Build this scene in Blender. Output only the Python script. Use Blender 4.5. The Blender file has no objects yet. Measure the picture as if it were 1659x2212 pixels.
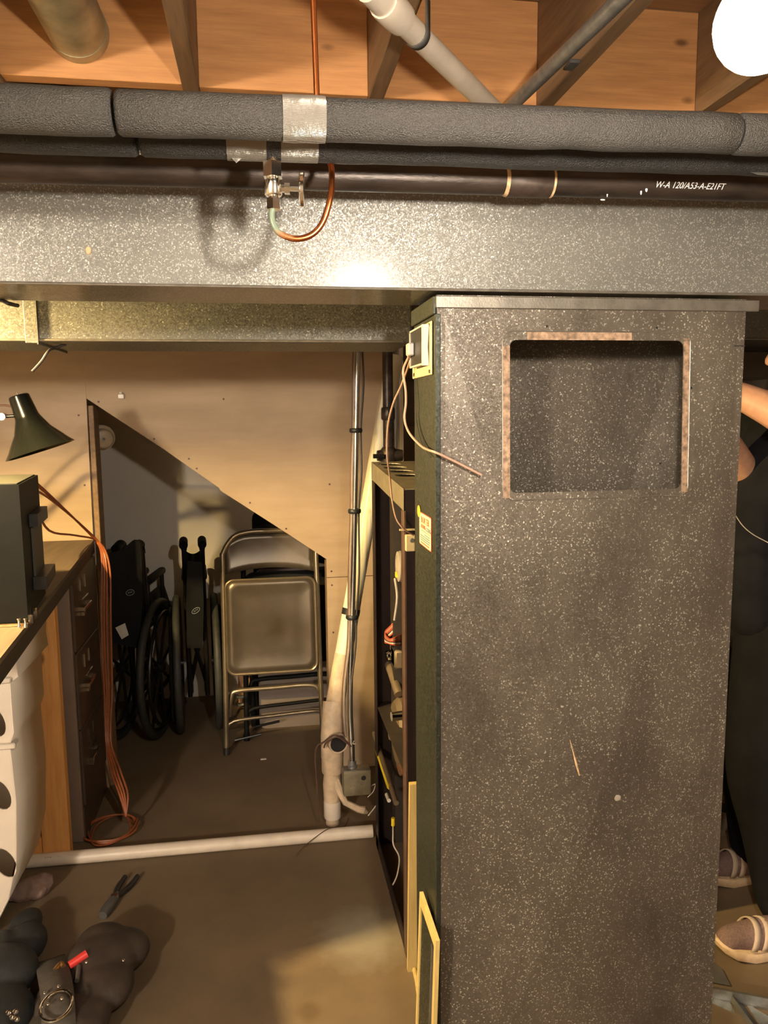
import bpy, bmesh, math, random
from mathutils import Vector, Matrix, Quaternion
random.seed(7)
S = bpy.context.scene
COL = S.collection
PI = math.pi
R = math.radians

# ------------------------------------------------------------------ camera
H = 1.45                                   # eye height in metres
F = 1660.0                                 # focal length in pixels of a 1659 x 2212 frame
PITCH, YAW, ROLL = R(7.3), R(9.0), R(-0.56)
FW = Vector((math.sin(YAW) * math.cos(PITCH), math.cos(YAW) * math.cos(PITCH), -math.sin(PITCH)))
_r = Vector((math.cos(YAW), -math.sin(YAW), 0))
_u = _r.cross(FW)
RT = _r * math.cos(ROLL) + _u * math.sin(ROLL)
UP = _u * math.cos(ROLL) - _r * math.sin(ROLL)
EYE = Vector((0, 0, H))
cd = bpy.data.cameras.new('camera')
cam = bpy.data.objects.new('camera', cd)
COL.objects.link(cam)
cd.sensor_fit = 'VERTICAL'
cd.sensor_height = 36.0
cd.lens = 36.0 * F / 2212.0
cd.clip_start = 0.02
mw = Matrix((RT, UP, -FW)).transposed().to_4x4()
mw.translation = EYE
cam.matrix_world = mw
S.camera = cam

# ------------------------------------------------------------------ world, exposure
w = bpy.data.worlds.new('world')
S.world = w
w.use_nodes = True
w.node_tree.nodes['Background'].inputs[0].default_value = (0.010, 0.009, 0.008, 1)
w.node_tree.nodes['Background'].inputs[1].default_value = 1.0
S.view_settings.view_transform = 'Standard'
S.view_settings.look = 'None'
S.view_settings.gamma = 1.0
S.view_settings.use_curve_mapping = False
S.view_settings.exposure = 2.62
BULB_MAIN = 275.0            # radiance of the bare bulb at the upper right
BULB_LEFT = 2800.0           # radiance of the warmer bulb beyond the left edge
COL_MAIN = (1.0, 0.89, 0.75)
FILL_REAR = 125.0             # radiance of the fill globe added behind the camera
COL_FILL = (1.0, 0.87, 0.71)
COL_LEFT = (1.0, 0.72, 0.31)


def ray(x, y):
    return RT * ((x - 829.5) / F) - UP * ((y - 1106.0) / F) + FW


def atY(x, y, Y):
    d = ray(x, y)
    return EYE + d * (Y / d.y)


def atZ(x, y, z=0.0):
    d = ray(x, y)
    return EYE + d * ((z - H) / d.z)


def atX(x, y, X):
    d = ray(x, y)
    return EYE + d * (X / d.x)


# ------------------------------------------------------------------ materials
def new_mat(name):
    m = bpy.data.materials.new(name)
    m.use_nodes = True
    nt = m.node_tree
    return m, nt, nt.nodes['Principled BSDF']


def nd(nt, t, **kw):
    n = nt.nodes.new(t)
    for k, v in kw.items():
        if k.startswith('i_'):
            n.inputs[k[2:].replace('_', ' ')].default_value = v
        else:
            setattr(n, k, v)
    return n


def rgba(c):
    return (c[0], c[1], c[2], 1.0)


def coords(nt, scale=(1, 1, 1), loc=(0, 0, 0)):
    g = nd(nt, 'ShaderNodeNewGeometry')
    mp = nd(nt, 'ShaderNodeMapping')
    mp.inputs['Scale'].default_value = scale
    mp.inputs['Location'].default_value = loc
    nt.links.new(g.outputs['Position'], mp.inputs['Vector'])
    return mp.outputs['Vector']


def ramp(nt, fac, stops):
    r = nd(nt, 'ShaderNodeValToRGB')
    cr = r.color_ramp
    while len(cr.elements) < len(stops):
        cr.elements.new(0.5)
    for e, (p, c) in zip(cr.elements, stops):
        e.position = p
        e.color = rgba(c) if len(c) == 3 else c
    nt.links.new(fac, r.inputs[0])
    return r.outputs[0]


def mix(nt, fac, a, b, mode='MIX'):
    n = nd(nt, 'ShaderNodeMix', data_type='RGBA', blend_type=mode)
    for s, v in ((n.inputs[0], fac), (n.inputs[6], a), (n.inputs[7], b)):
        if isinstance(v, (int, float)):
            s.default_value = v
        elif isinstance(v, tuple):
            s.default_value = rgba(v)
        else:
            nt.links.new(v, s)
    return n.outputs[2]


def math_(nt, op, a, b=0.0):
    n = nd(nt, 'ShaderNodeMath', operation=op)
    for s, v in zip(n.inputs, (a, b)):
        if isinstance(v, (int, float)):
            s.default_value = v
        else:
            nt.links.new(v, s)
    return n.outputs[0]


def noise(nt, vec, scale, detail=4.0, rough=0.55):
    n = nd(nt, 'ShaderNodeTexNoise')
    n.inputs['Scale'].default_value = scale
    n.inputs['Detail'].default_value = detail
    n.inputs['Roughness'].default_value = rough
    nt.links.new(vec, n.inputs['Vector'])
    return n.outputs['Fac']


def bump(nt, b, height, strength=0.3, dist=0.002):
    n = nd(nt, 'ShaderNodeBump')
    n.inputs['Strength'].default_value = strength
    n.inputs['Distance'].default_value = dist
    nt.links.new(height, n.inputs['Height'])
    nt.links.new(n.outputs['Normal'], b.inputs['Normal'])
    return n


def plain(name, col, rough=0.5, metal=0.0, var=0.18, scale=25.0, bmp=0.0, bscale=200.0, coat=0.0, stretch=(1, 1, 1), spec=0.5):
    m, nt, b = new_mat(name)
    v = coords(nt, stretch)
    f = noise(nt, v, scale)
    lo = tuple(c * (1 - var) for c in col)
    hi = tuple(min(1, c * (1 + var)) for c in col)
    nt.links.new(ramp(nt, f, [(0.3, lo), (0.7, hi)]), b.inputs['Base Color'])
    b.inputs['Roughness'].default_value = rough
    b.inputs['Metallic'].default_value = metal
    b.inputs['Coat Weight'].default_value = coat
    b.inputs['Specular IOR Level'].default_value = spec
    if bmp:
        bump(nt, b, noise(nt, v, bscale, 3.0), bmp, 0.002)
    return m


def galvanized(name, base, fleck, rough=0.42, scale=320.0, tilt=0.30, dust=0.0, dustcol=(0.16, 0.13, 0.10),
               fleck_at=0.86, metal=0.85, blotch=3.0, coat=0.0):
    """Galvanised sheet: zinc spangles that tilt and tint each crystal, with blotchy grey dust and oxide on it."""
    m, nt, b = new_mat(name)
    v = coords(nt)
    warp = nd(nt, 'ShaderNodeTexNoise')
    warp.inputs['Scale'].default_value = scale * 0.45
    nt.links.new(v, warp.inputs['Vector'])
    dv = nd(nt, 'ShaderNodeVectorMath', operation='SCALE')
    nt.links.new(warp.outputs['Color'], dv.inputs[0])
    dv.inputs['Scale'].default_value = 2.2 / scale
    ad = nd(nt, 'ShaderNodeVectorMath', operation='ADD')
    nt.links.new(v, ad.inputs[0])
    nt.links.new(dv.outputs[0], ad.inputs[1])
    vo = nd(nt, 'ShaderNodeTexVoronoi', feature='F1')
    vo.inputs['Scale'].default_value = scale
    nt.links.new(ad.outputs[0], vo.inputs['Vector'])
    sep = nd(nt, 'ShaderNodeSeparateColor')
    nt.links.new(vo.outputs['Color'], sep.inputs[0])
    big = noise(nt, v, blotch, 6.0, 0.65)
    blot = ramp(nt, big, [(0.35, (0, 0, 0)), (0.68, (1, 1, 1))])
    basec = mix(nt, blot, tuple(c * 0.80 for c in base), tuple(min(1, c * 1.12) for c in base))
    cell = ramp(nt, sep.outputs[0], [(0.0, (0.86, 0.86, 0.86)), (1.0, (1.1, 1.1, 1.1))])
    basec = mix(nt, 1.0, basec, cell, 'MULTIPLY')
    fl = ramp(nt, sep.outputs[1], [(fleck_at, (0, 0, 0)), (min(0.999, fleck_at + 0.05), (1, 1, 1))])
    basec = mix(nt, fl, basec, fleck)
    if dust:
        dn = noise(nt, coords(nt, (1, 1, 0.55), (3, 5, 1)), 5.0, 8.0, 0.7)
        df = ramp(nt, dn, [(0.42, (0, 0, 0)), (0.66, (dust, dust, dust))])
        basec = mix(nt, df, basec, dustcol)
    nt.links.new(basec, b.inputs['Base Color'])
    b.inputs['Metallic'].default_value = metal
    rr = ramp(nt, sep.outputs[2], [(0.0, (rough - 0.1,) * 3), (1.0, (rough + 0.12,) * 3)])
    nt.links.new(rr, b.inputs['Roughness'])
    g = nd(nt, 'ShaderNodeNewGeometry')
    off = nd(nt, 'ShaderNodeVectorMath', operation='SUBTRACT')
    nt.links.new(vo.outputs['Color'], off.inputs[0])
    off.inputs[1].default_value = (0.5, 0.5, 0.5)
    sc = nd(nt, 'ShaderNodeVectorMath', operation='SCALE')
    nt.links.new(off.outputs[0], sc.inputs[0])
    sc.inputs['Scale'].default_value = tilt
    sm = nd(nt, 'ShaderNodeVectorMath', operation='ADD')
    nt.links.new(g.outputs['Normal'], sm.inputs[0])
    nt.links.new(sc.outputs[0], sm.inputs[1])
    nm = nd(nt, 'ShaderNodeVectorMath', operation='NORMALIZE')
    nt.links.new(sm.outputs[0], nm.inputs[0])
    nt.links.new(nm.outputs[0], b.inputs['Normal'])
    b.inputs['Coat Weight'].default_value = coat
    b.inputs['Coat Roughness'].default_value = 0.15
    return m


def wood(name, c0, c1, along='X', scale=1.0, rough=0.62, knots=True, bmp=0.12):
    m, nt, b = new_mat(name)
    st = {'X': (2.0, 22, 22), 'Y': (22, 2.0, 22), 'Z': (22, 22, 2.0)}[along]
    v = coords(nt, tuple(s * scale for s in st))
    f = noise(nt, v, 2.6, 8.0, 0.62)
    fine = noise(nt, coords(nt, tuple(s * scale * (5 if s > 5 else 1.5) for s in st)), 4.0, 3.0)
    ff = math_(nt, 'ADD', math_(nt, 'MULTIPLY', f, 0.75), math_(nt, 'MULTIPLY', fine, 0.25))
    c = ramp(nt, ff, [(0.32, c0), (0.66, c1)])
    if knots:
        sk = {'X': (1.0, 2.0, 2.0), 'Y': (2.0, 1.0, 2.0), 'Z': (2.0, 2.0, 1.0)}[along]
        vo = nd(nt, 'ShaderNodeTexVoronoi', feature='F1')
        vo.inputs['Scale'].default_value = 4.2
        nt.links.new(coords(nt, sk, (0.13, 0.37, 0.21)), vo.inputs['Vector'])
        kf = ramp(nt, vo.outputs['Distance'], [(0.035, (0.9, 0.9, 0.9)), (0.10, (0, 0, 0))])
        c = mix(nt, kf, c, tuple(x * 0.35 for x in c0))
    nt.links.new(c, b.inputs['Base Color'])
    b.inputs['Roughness'].default_value = rough
    bump(nt, b, ff, bmp, 0.002)
    return m


M = {}
M['trunk'] = galvanized('galvanized_bright', (0.175, 0.168, 0.145), (0.34, 0.33, 0.295), rough=0.46, scale=620, tilt=0.26, fleck_at=0.84, metal=0.30, blotch=2.5, coat=0.6)
M['branch'] = galvanized('galvanized_branch', (0.125, 0.120, 0.100), (0.23, 0.22, 0.185), rough=0.45, scale=420, tilt=0.20, fleck_at=0.90, metal=0.35, blotch=4)
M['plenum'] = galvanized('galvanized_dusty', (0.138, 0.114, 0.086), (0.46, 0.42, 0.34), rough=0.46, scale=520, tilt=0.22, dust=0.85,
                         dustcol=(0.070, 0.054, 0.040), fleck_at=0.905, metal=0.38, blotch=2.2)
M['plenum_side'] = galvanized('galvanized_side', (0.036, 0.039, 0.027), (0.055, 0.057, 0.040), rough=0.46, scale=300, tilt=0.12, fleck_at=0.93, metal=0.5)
M['flange'] = plain('flange_metal', (0.25, 0.225, 0.185), 0.42, 0.7, 0.22, 40, 0.15, 300)
M['conduit'] = plain('conduit_metal', (0.42, 0.43, 0.42), 0.36, 0.8, 0.2, 60)
M['bright_conduit'] = plain('bright_conduit', (0.46, 0.43, 0.38), 0.27, 0.95, 0.12, 30)
M['duct_round'] = plain('round_duct_metal', (0.42, 0.38, 0.25), 0.45, 0.6, 0.22, 18, 0.1, 90)
M['chrome'] = plain('chrome', (0.85, 0.82, 0.76), 0.12, 1.0, 0.06, 60)
M['brass'] = plain('brass', (0.72, 0.48, 0.22), 0.28, 0.95, 0.12, 80)
M['black_pipe'] = plain('black_iron_pipe', (0.050, 0.036, 0.028), 0.40, 0.45, 0.5, 30, 0.25, 220, stretch=(0.35, 1, 1))
M['dope'] = plain('pipe_dope', (0.58, 0.38, 0.20), 0.6, 0.0, 0.3, 120)
M['coupling'] = plain('coupling_iron', (0.06, 0.04, 0.03), 0.5, 0.4, 0.3, 60)
M['white_ink'] = plain('white_ink', (0.86, 0.84, 0.80), 0.6, 0.0, 0.05)
M['pvc'] = plain('pvc', (0.72, 0.62, 0.50), 0.38, 0.0, 0.10, 14)
M['pvc_dirty'] = plain('pvc_dirty', (0.55, 0.42, 0.28), 0.5, 0.0, 0.30, 22, 0.2, 80)
M['pvc_cream'] = plain('pvc_cream', (0.84, 0.78, 0.58), 0.4, 0.0, 0.08, 8)
M['black_tape'] = plain('black_tape', (0.018, 0.018, 0.018), 0.42, 0.0, 0.2, 60)
M['hole'] = plain('hole_dark', (0.012, 0.010, 0.009), 0.8, 0.0, 0.1)
M['tube_clear'] = plain('vinyl_tube', (0.30, 0.23, 0.17), 0.2, 0.0, 0.2, 20, coat=0.5)
M['foam_dark'] = None
M['rust'] = plain('rusty_rim', (0.27, 0.175, 0.11), 0.8, 0.0, 0.6, 110, 0.5, 260)
M['plate_cream'] = plain('cream_steel', (0.62, 0.50, 0.26), 0.45, 0.1, 0.10, 30)
M['cover_pink'] = plain('cover_plastic', (0.50, 0.42, 0.34), 0.5, 0, 0.06)
M['black_plastic'] = plain('black_plastic', (0.022, 0.020, 0.019), 0.38, 0.0, 0.2, 60)
M['grey_plastic'] = plain('grey_plastic', (0.36, 0.32, 0.28), 0.5, 0, 0.1)
M['wire_tan'] = plain('wire_tan', (0.42, 0.25, 0.17), 0.45, 0, 0.12)
M['wire_white'] = plain('wire_white', (0.68, 0.60, 0.48), 0.45, 0, 0.1)
M['wire_black'] = plain('wire_black', (0.03, 0.024, 0.02), 0.5, 0, 0.2)
M['wire_red'] = plain('wire_red', (0.42, 0.08, 0.04), 0.45, 0, 0.15)
M['wire_brown'] = plain('wire_brown', (0.10, 0.05, 0.035), 0.5, 0, 0.2)
M['sticker'] = plain('sticker_cream', (0.88, 0.74, 0.42), 0.4, 0, 0.04)
M['sticker_red'] = plain('sticker_red', (0.70, 0.09, 0.04), 0.4, 0, 0.05)
M['sticker_blue'] = plain('sticker_blue', (0.16, 0.24, 0.26), 0.4, 0, 0.05)
M['sticker_orange'] = plain('sticker_orange', (0.95, 0.42, 0.03), 0.4, 0, 0.05)
M['furnace'] = plain('furnace_brown', (0.018, 0.010, 0.008), 0.5, 0.0, 0.18, 20, 0.05, 200, spec=0.25)
M['furnace_edge'] = plain('furnace_edge', (0.11, 0.062, 0.042), 0.42, 0.25, 0.18, 30)
M['furnace_top'] = plain('furnace_top', (0.24, 0.20, 0.125), 0.5, 0.4, 0.22, 26, 0.1, 90)
M['inner_dark'] = plain('inner_dark', (0.040, 0.030, 0.022), 0.6, 0.3, 0.3, 15)
M['motor'] = plain('motor_paint', (0.19, 0.14, 0.085), 0.5, 0.3, 0.2, 18)
M['copper_brown'] = plain('brown_cap', (0.25, 0.12, 0.06), 0.5, 0.3, 0.2, 18)
M['yellow'] = plain('yellow_label', (0.85, 0.62, 0.02), 0.45, 0, 0.06)
M['oldwood'] = wood('joist_wood', (0.16, 0.095, 0.05), (0.30, 0.18, 0.09), 'Y', 1.2, knots=False)
M['block'] = wood('blocking_wood', (0.54, 0.25, 0.092), (0.76, 0.38, 0.145), 'X', 0.9)
M['subfloor'] = wood('subfloor_wood', (0.24, 0.12, 0.05), (0.36, 0.19, 0.08), 'X', 0.8)
M['stud'] = wood('stud_wood', (0.66, 0.29, 0.075), (0.84, 0.44, 0.14), 'Z', 1.0)
M['lath'] = wood('lath_wood', (0.42, 0.30, 0.10), (0.62, 0.46, 0.17), 'Z', 1.5, knots=False)
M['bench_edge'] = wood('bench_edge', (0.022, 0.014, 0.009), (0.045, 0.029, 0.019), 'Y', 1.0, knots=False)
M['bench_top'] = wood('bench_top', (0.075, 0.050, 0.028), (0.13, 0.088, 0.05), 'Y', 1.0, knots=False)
M['grey_board'] = plain('grey_board', (0.15, 0.105, 0.075), 0.7, 0, 0.12, 12)
M['cabinet'] = plain('cabinet_brown', (0.24, 0.175, 0.13), 0.42, 0.1, 0.08, 10)
M['cabinet_front'] = plain('cabinet_front', (0.085, 0.055, 0.038), 0.36, 0.1, 0.1, 10)
M['lampshade'] = plain('black_enamel', (0.006, 0.0065, 0.005), 0.22, 0.0, 0.2, 20, coat=0.15)
M['case'] = plain('case_dark', (0.006, 0.006, 0.004), 0.5, 0.0, 0.25, 20, spec=0.15)
M['case_panel'] = plain('case_panel', (0.045, 0.042, 0.029), 0.5, 0.0, 0.1, 20)
M['cord'] = plain('orange_cord', (0.30, 0.085, 0.028), 0.42, 0, 0.15, 40)
M['hamper'] = plain('cream_plastic', (0.74, 0.65, 0.53), 0.45, 0, 0.06, 6)
M['rubber'] = plain('rubber_grey', (0.032, 0.032, 0.026), 0.6, 0, 0.2, 40)
M['vinyl'] = plain('black_vinyl', (0.004, 0.004, 0.0038), 0.62, 0, 0.25, 30, 0.1, 120, spec=0.2)
M['black_metal'] = plain('black_metal', (0.02, 0.018, 0.016), 0.3, 0.4, 0.2)
M['chair_steel'] = plain('chair_steel', (0.115, 0.092, 0.067), 0.30, 0.55, 0.12, 12)
M['chair_tube'] = plain('chair_tube', (0.34, 0.27, 0.18), 0.26, 0.75, 0.12, 30)
M['panel_tan'] = plain('panel_tan', (0.20, 0.16, 0.13), 0.55, 0, 0.06, 10)
M['paper'] = plain('paper', (0.70, 0.64, 0.55), 0.7, 0, 0.08, 60)
M['emblem'] = plain('emblem', (0.30, 0.33, 0.38), 0.5, 0, 0.1)
M['cardboard'] = plain('cardboard', (0.42, 0.22, 0.10), 0.7, 0, 0.1)
M['leather'] = plain('dark_leather', (0.055, 0.040, 0.032), 0.45, 0, 0.3, 18, 0.25, 120)
M['nylon'] = plain('black_nylon', (0.026, 0.028, 0.027), 0.65, 0, 0.25, 30, 0.3, 300)
M['webbing'] = plain('grey_webbing', (0.10, 0.085, 0.066), 0.7, 0, 0.15, 60, 0.3, 500)
M['red_plastic'] = plain('red_plastic', (0.75, 0.05, 0.04), 0.35, 0, 0.05)
M['rag'] = plain('rag_cloth', (0.26, 0.17, 0.135), 0.85, 0, 0.2, 40, 0.4, 60)
M['skin'] = plain('skin', (0.62, 0.33, 0.21), 0.5, 0, 0.08, 60)
M['black_cloth'] = plain('black_cloth', (0.011, 0.011, 0.013), 0.85, 0, 0.25, 18, 0.3, 160, spec=0.15)
M['trouser'] = plain('black_trousers', (0.007, 0.0065, 0.0065), 0.85, 0, 0.25, 14, 0.3, 160, spec=0.15)
M['hair'] = plain('hair', (0.05, 0.03, 0.02), 0.6, 0, 0.3, 80)
M['eye'] = plain('eye', (0.5, 0.5, 0.48), 0.2, 0, 0.02)
M['shoe_knit'] = plain('shoe_knit', (0.23, 0.145, 0.125), 0.8, 0, 0.25, 220, 0.3, 500)
M['shoe_strap'] = plain('shoe_strap', (0.60, 0.46, 0.34), 0.6, 0, 0.08)
M['shoe_sole'] = plain('shoe_sole', (0.80, 0.58, 0.36), 0.6, 0, 0.10, 80)
M['grey_steel'] = plain('grey_steel', (0.13, 0.125, 0.115), 0.45, 0.3, 0.15, 20)
M['green_box'] = plain('green_box', (0.12, 0.13, 0.09), 0.6, 0, 0.12)
M['grey_box'] = plain('grey_box', (0.34, 0.29, 0.23), 0.6, 0, 0.12)
M['porcelain'] = plain('porcelain', (0.50, 0.38, 0.24), 0.4, 0, 0.12, 50)
M['inner_wall'] = plain('painted_wall', (0.78, 0.70, 0.60), 0.7, 0, 0.06, 3)
M['socket'] = plain('lampholder', (0.75, 0.68, 0.58), 0.35, 0, 0.05)
M['plaster_light'] = plain('plaster_light', (0.42, 0.38, 0.33), 0.85, 0, 0.08, 4)
M['plaster_dark'] = plain('plaster_dark', (0.20, 0.155, 0.115), 0.85, 0, 0.2, 4)


def foam(name, col):
    m, nt, b = new_mat(name)
    v = coords(nt, (0.8, 1, 1))
    f = noise(nt, v, 680, 2.5, 0.6)
    big = noise(nt, coords(nt), 14, 4.0)
    c = ramp(nt, f, [(0.35, tuple(x * 0.75 for x in col)), (0.68, tuple(min(1, x * 1.3) for x in col))])
    d = ramp(nt, big, [(0.4, (0.9, 0.9, 0.9)), (0.7, (1.1, 1.08, 1.05))])
    nt.links.new(mix(nt, 1.0, c, d, 'MULTIPLY'), b.inputs['Base Color'])
    b.inputs['Roughness'].default_value = 0.42
    b.inputs['Specular IOR Level'].default_value = 0.5
    bump(nt, b, f, 1.0, 0.0028)
    return m


M['foam'] = foam('pipe_foam', (0.040, 0.036, 0.031))
M['foam_dark'] = foam('pipe_foam_dark', (0.022, 0.020, 0.018))


def duct_tape():
    m, nt, b = new_mat('duct_tape')
    v = coords(nt)
    wv = nd(nt, 'ShaderNodeTexWave', wave_type='BANDS', bands_direction='Z')
    wv.inputs['Scale'].default_value = 420
    wv.inputs['Distortion'].default_value = 0.4
    nt.links.new(v, wv.inputs['Vector'])
    n = noise(nt, coords(nt, (1.0, 1, 0.35)), 60, 5.0)
    b.inputs['Base Color'].default_value = (0.30, 0.275, 0.235, 1)
    b.inputs['Metallic'].default_value = 0.55
    b.inputs['Roughness'].default_value = 0.30
    h = math_(nt, 'ADD', math_(nt, 'MULTIPLY', wv.outputs['Fac'], 0.12), n)
    bump(nt, b, h, 0.7, 0.006)
    return m


M['tape'] = duct_tape()


def copper():
    m, nt, b = new_mat('copper_tube')
    v = coords(nt)
    g = nd(nt, 'ShaderNodeNewGeometry')
    s = nd(nt, 'ShaderNodeVectorMath', operation='DISTANCE')
    nt.links.new(g.outputs['Position'], s.inputs[0])
    s.inputs[1].default_value = (0.024, 1.0, 1.700)
    dd = math_(nt, 'ADD', s.outputs['Value'], math_(nt, 'MULTIPLY', noise(nt, v, 120), 0.02))
    k = ramp(nt, dd, [(0.033, (1, 1, 1)), (0.048, (0, 0, 0))])
    c = mix(nt, k, (0.70, 0.235, 0.075), (0.15, 0.19, 0.13))
    nt.links.new(c, b.inputs['Base Color'])
    nt.links.new(math_(nt, 'SUBTRACT', 1.0, k), b.inputs['Metallic'])
    b.inputs['Roughness'].default_value = 0.27
    return m


M['copper'] = copper()


def floor_mat():
    m, nt, b = new_mat('concrete_floor')
    v = coords(nt)
    f = noise(nt, v, 2.4, 8.0, 0.62)
    c = ramp(nt, f, [(0.3, (0.128, 0.089, 0.052)), (0.7, (0.205, 0.144, 0.082))])
    # pale cement smear beside the furnace, dark oil spot nearer the camera
    for (px, py, rad, col, edge) in ((0.245, 1.965, 0.105, (0.30, 0.26, 0.185), 0.05), (0.075, 1.72, 0.028, (0.11, 0.07, 0.035), 0.012)):
        s = nd(nt, 'ShaderNodeVectorMath', operation='DISTANCE')
        nt.links.new(v, s.inputs[0])
        s.inputs[1].default_value = (px, py, 0)
        d = math_(nt, 'ADD', s.outputs['Value'], math_(nt, 'MULTIPLY', math_(nt, 'SUBTRACT', noise(nt, v, 22), 0.5), rad * 0.9))
        k = ramp(nt, d, [(max(0.0, rad - edge), (0.8, 0.8, 0.8)), (rad + edge, (0, 0, 0))])
        c = mix(nt, k, c, col)
    nt.links.new(c, b.inputs['Base Color'])
    b.inputs['Roughness'].default_value = 0.62
    bump(nt, b, noise(nt, v, 60, 6.0), 0.12, 0.004)
    return m


M['floor'] = floor_mat()


def plywood():
    m, nt, b = new_mat('plywood')
    v = coords(nt, (1.4, 9, 9))
    f = noise(nt, v, 1.6, 9.0, 0.6)
    f2 = noise(nt, coords(nt, (1, 1, 1), (4, 2, 7)), 3.2, 5.0)
    c = ramp(nt, math_(nt, 'ADD', math_(nt, 'MULTIPLY', f, 0.6), math_(nt, 'MULTIPLY', f2, 0.4)),
             [(0.33, (0.34, 0.24, 0.145)), (0.66, (0.46, 0.335, 0.21))])
    nt.links.new(c, b.inputs['Base Color'])
    b.inputs['Roughness'].default_value = 0.6
    bump(nt, b, f, 0.1, 0.002)
    return m


M['plywood'] = plywood()


def emitter(name, col, strength):
    m = bpy.data.materials.new(name)
    m.use_nodes = True
    nt = m.node_tree
    nt.nodes.clear()
    e = nd(nt, 'ShaderNodeEmission')
    e.inputs[0].default_value = rgba(col)
    e.inputs[1].default_value = strength
    o = nd(nt, 'ShaderNodeOutputMaterial')
    nt.links.new(e.outputs[0], o.inputs[0])
    return m


# ------------------------------------------------------------------ mesh helpers
def basis_from(d):
    d = d.normalized()
    a = Vector((0, 0, 1)) if abs(d.z) < 0.9 else Vector((1, 0, 0))
    u = d.cross(a).normalized()
    return u, d.cross(u).normalized()


def smooth_path(pts, n=6, closed=False):
    pts = [Vector(p) for p in pts]
    out = []
    N = len(pts)
    for i in range(N if closed else N - 1):
        if closed:
            p0, p1, p2, p3 = pts[(i - 1) % N], pts[i], pts[(i + 1) % N], pts[(i + 2) % N]
        else:
            p0, p1, p2, p3 = pts[max(i - 1, 0)], pts[i], pts[i + 1], pts[min(i + 2, N - 1)]
        for k in range(n):
            t = k / n
            out.append(0.5 * ((2 * p1) + (p2 - p0) * t + (2 * p0 - 5 * p1 + 4 * p2 - p3) * t * t + (3 * p1 - p0 - 3 * p2 + p3) * t ** 3))
    if not closed:
        out.append(pts[-1])
    return out


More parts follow.
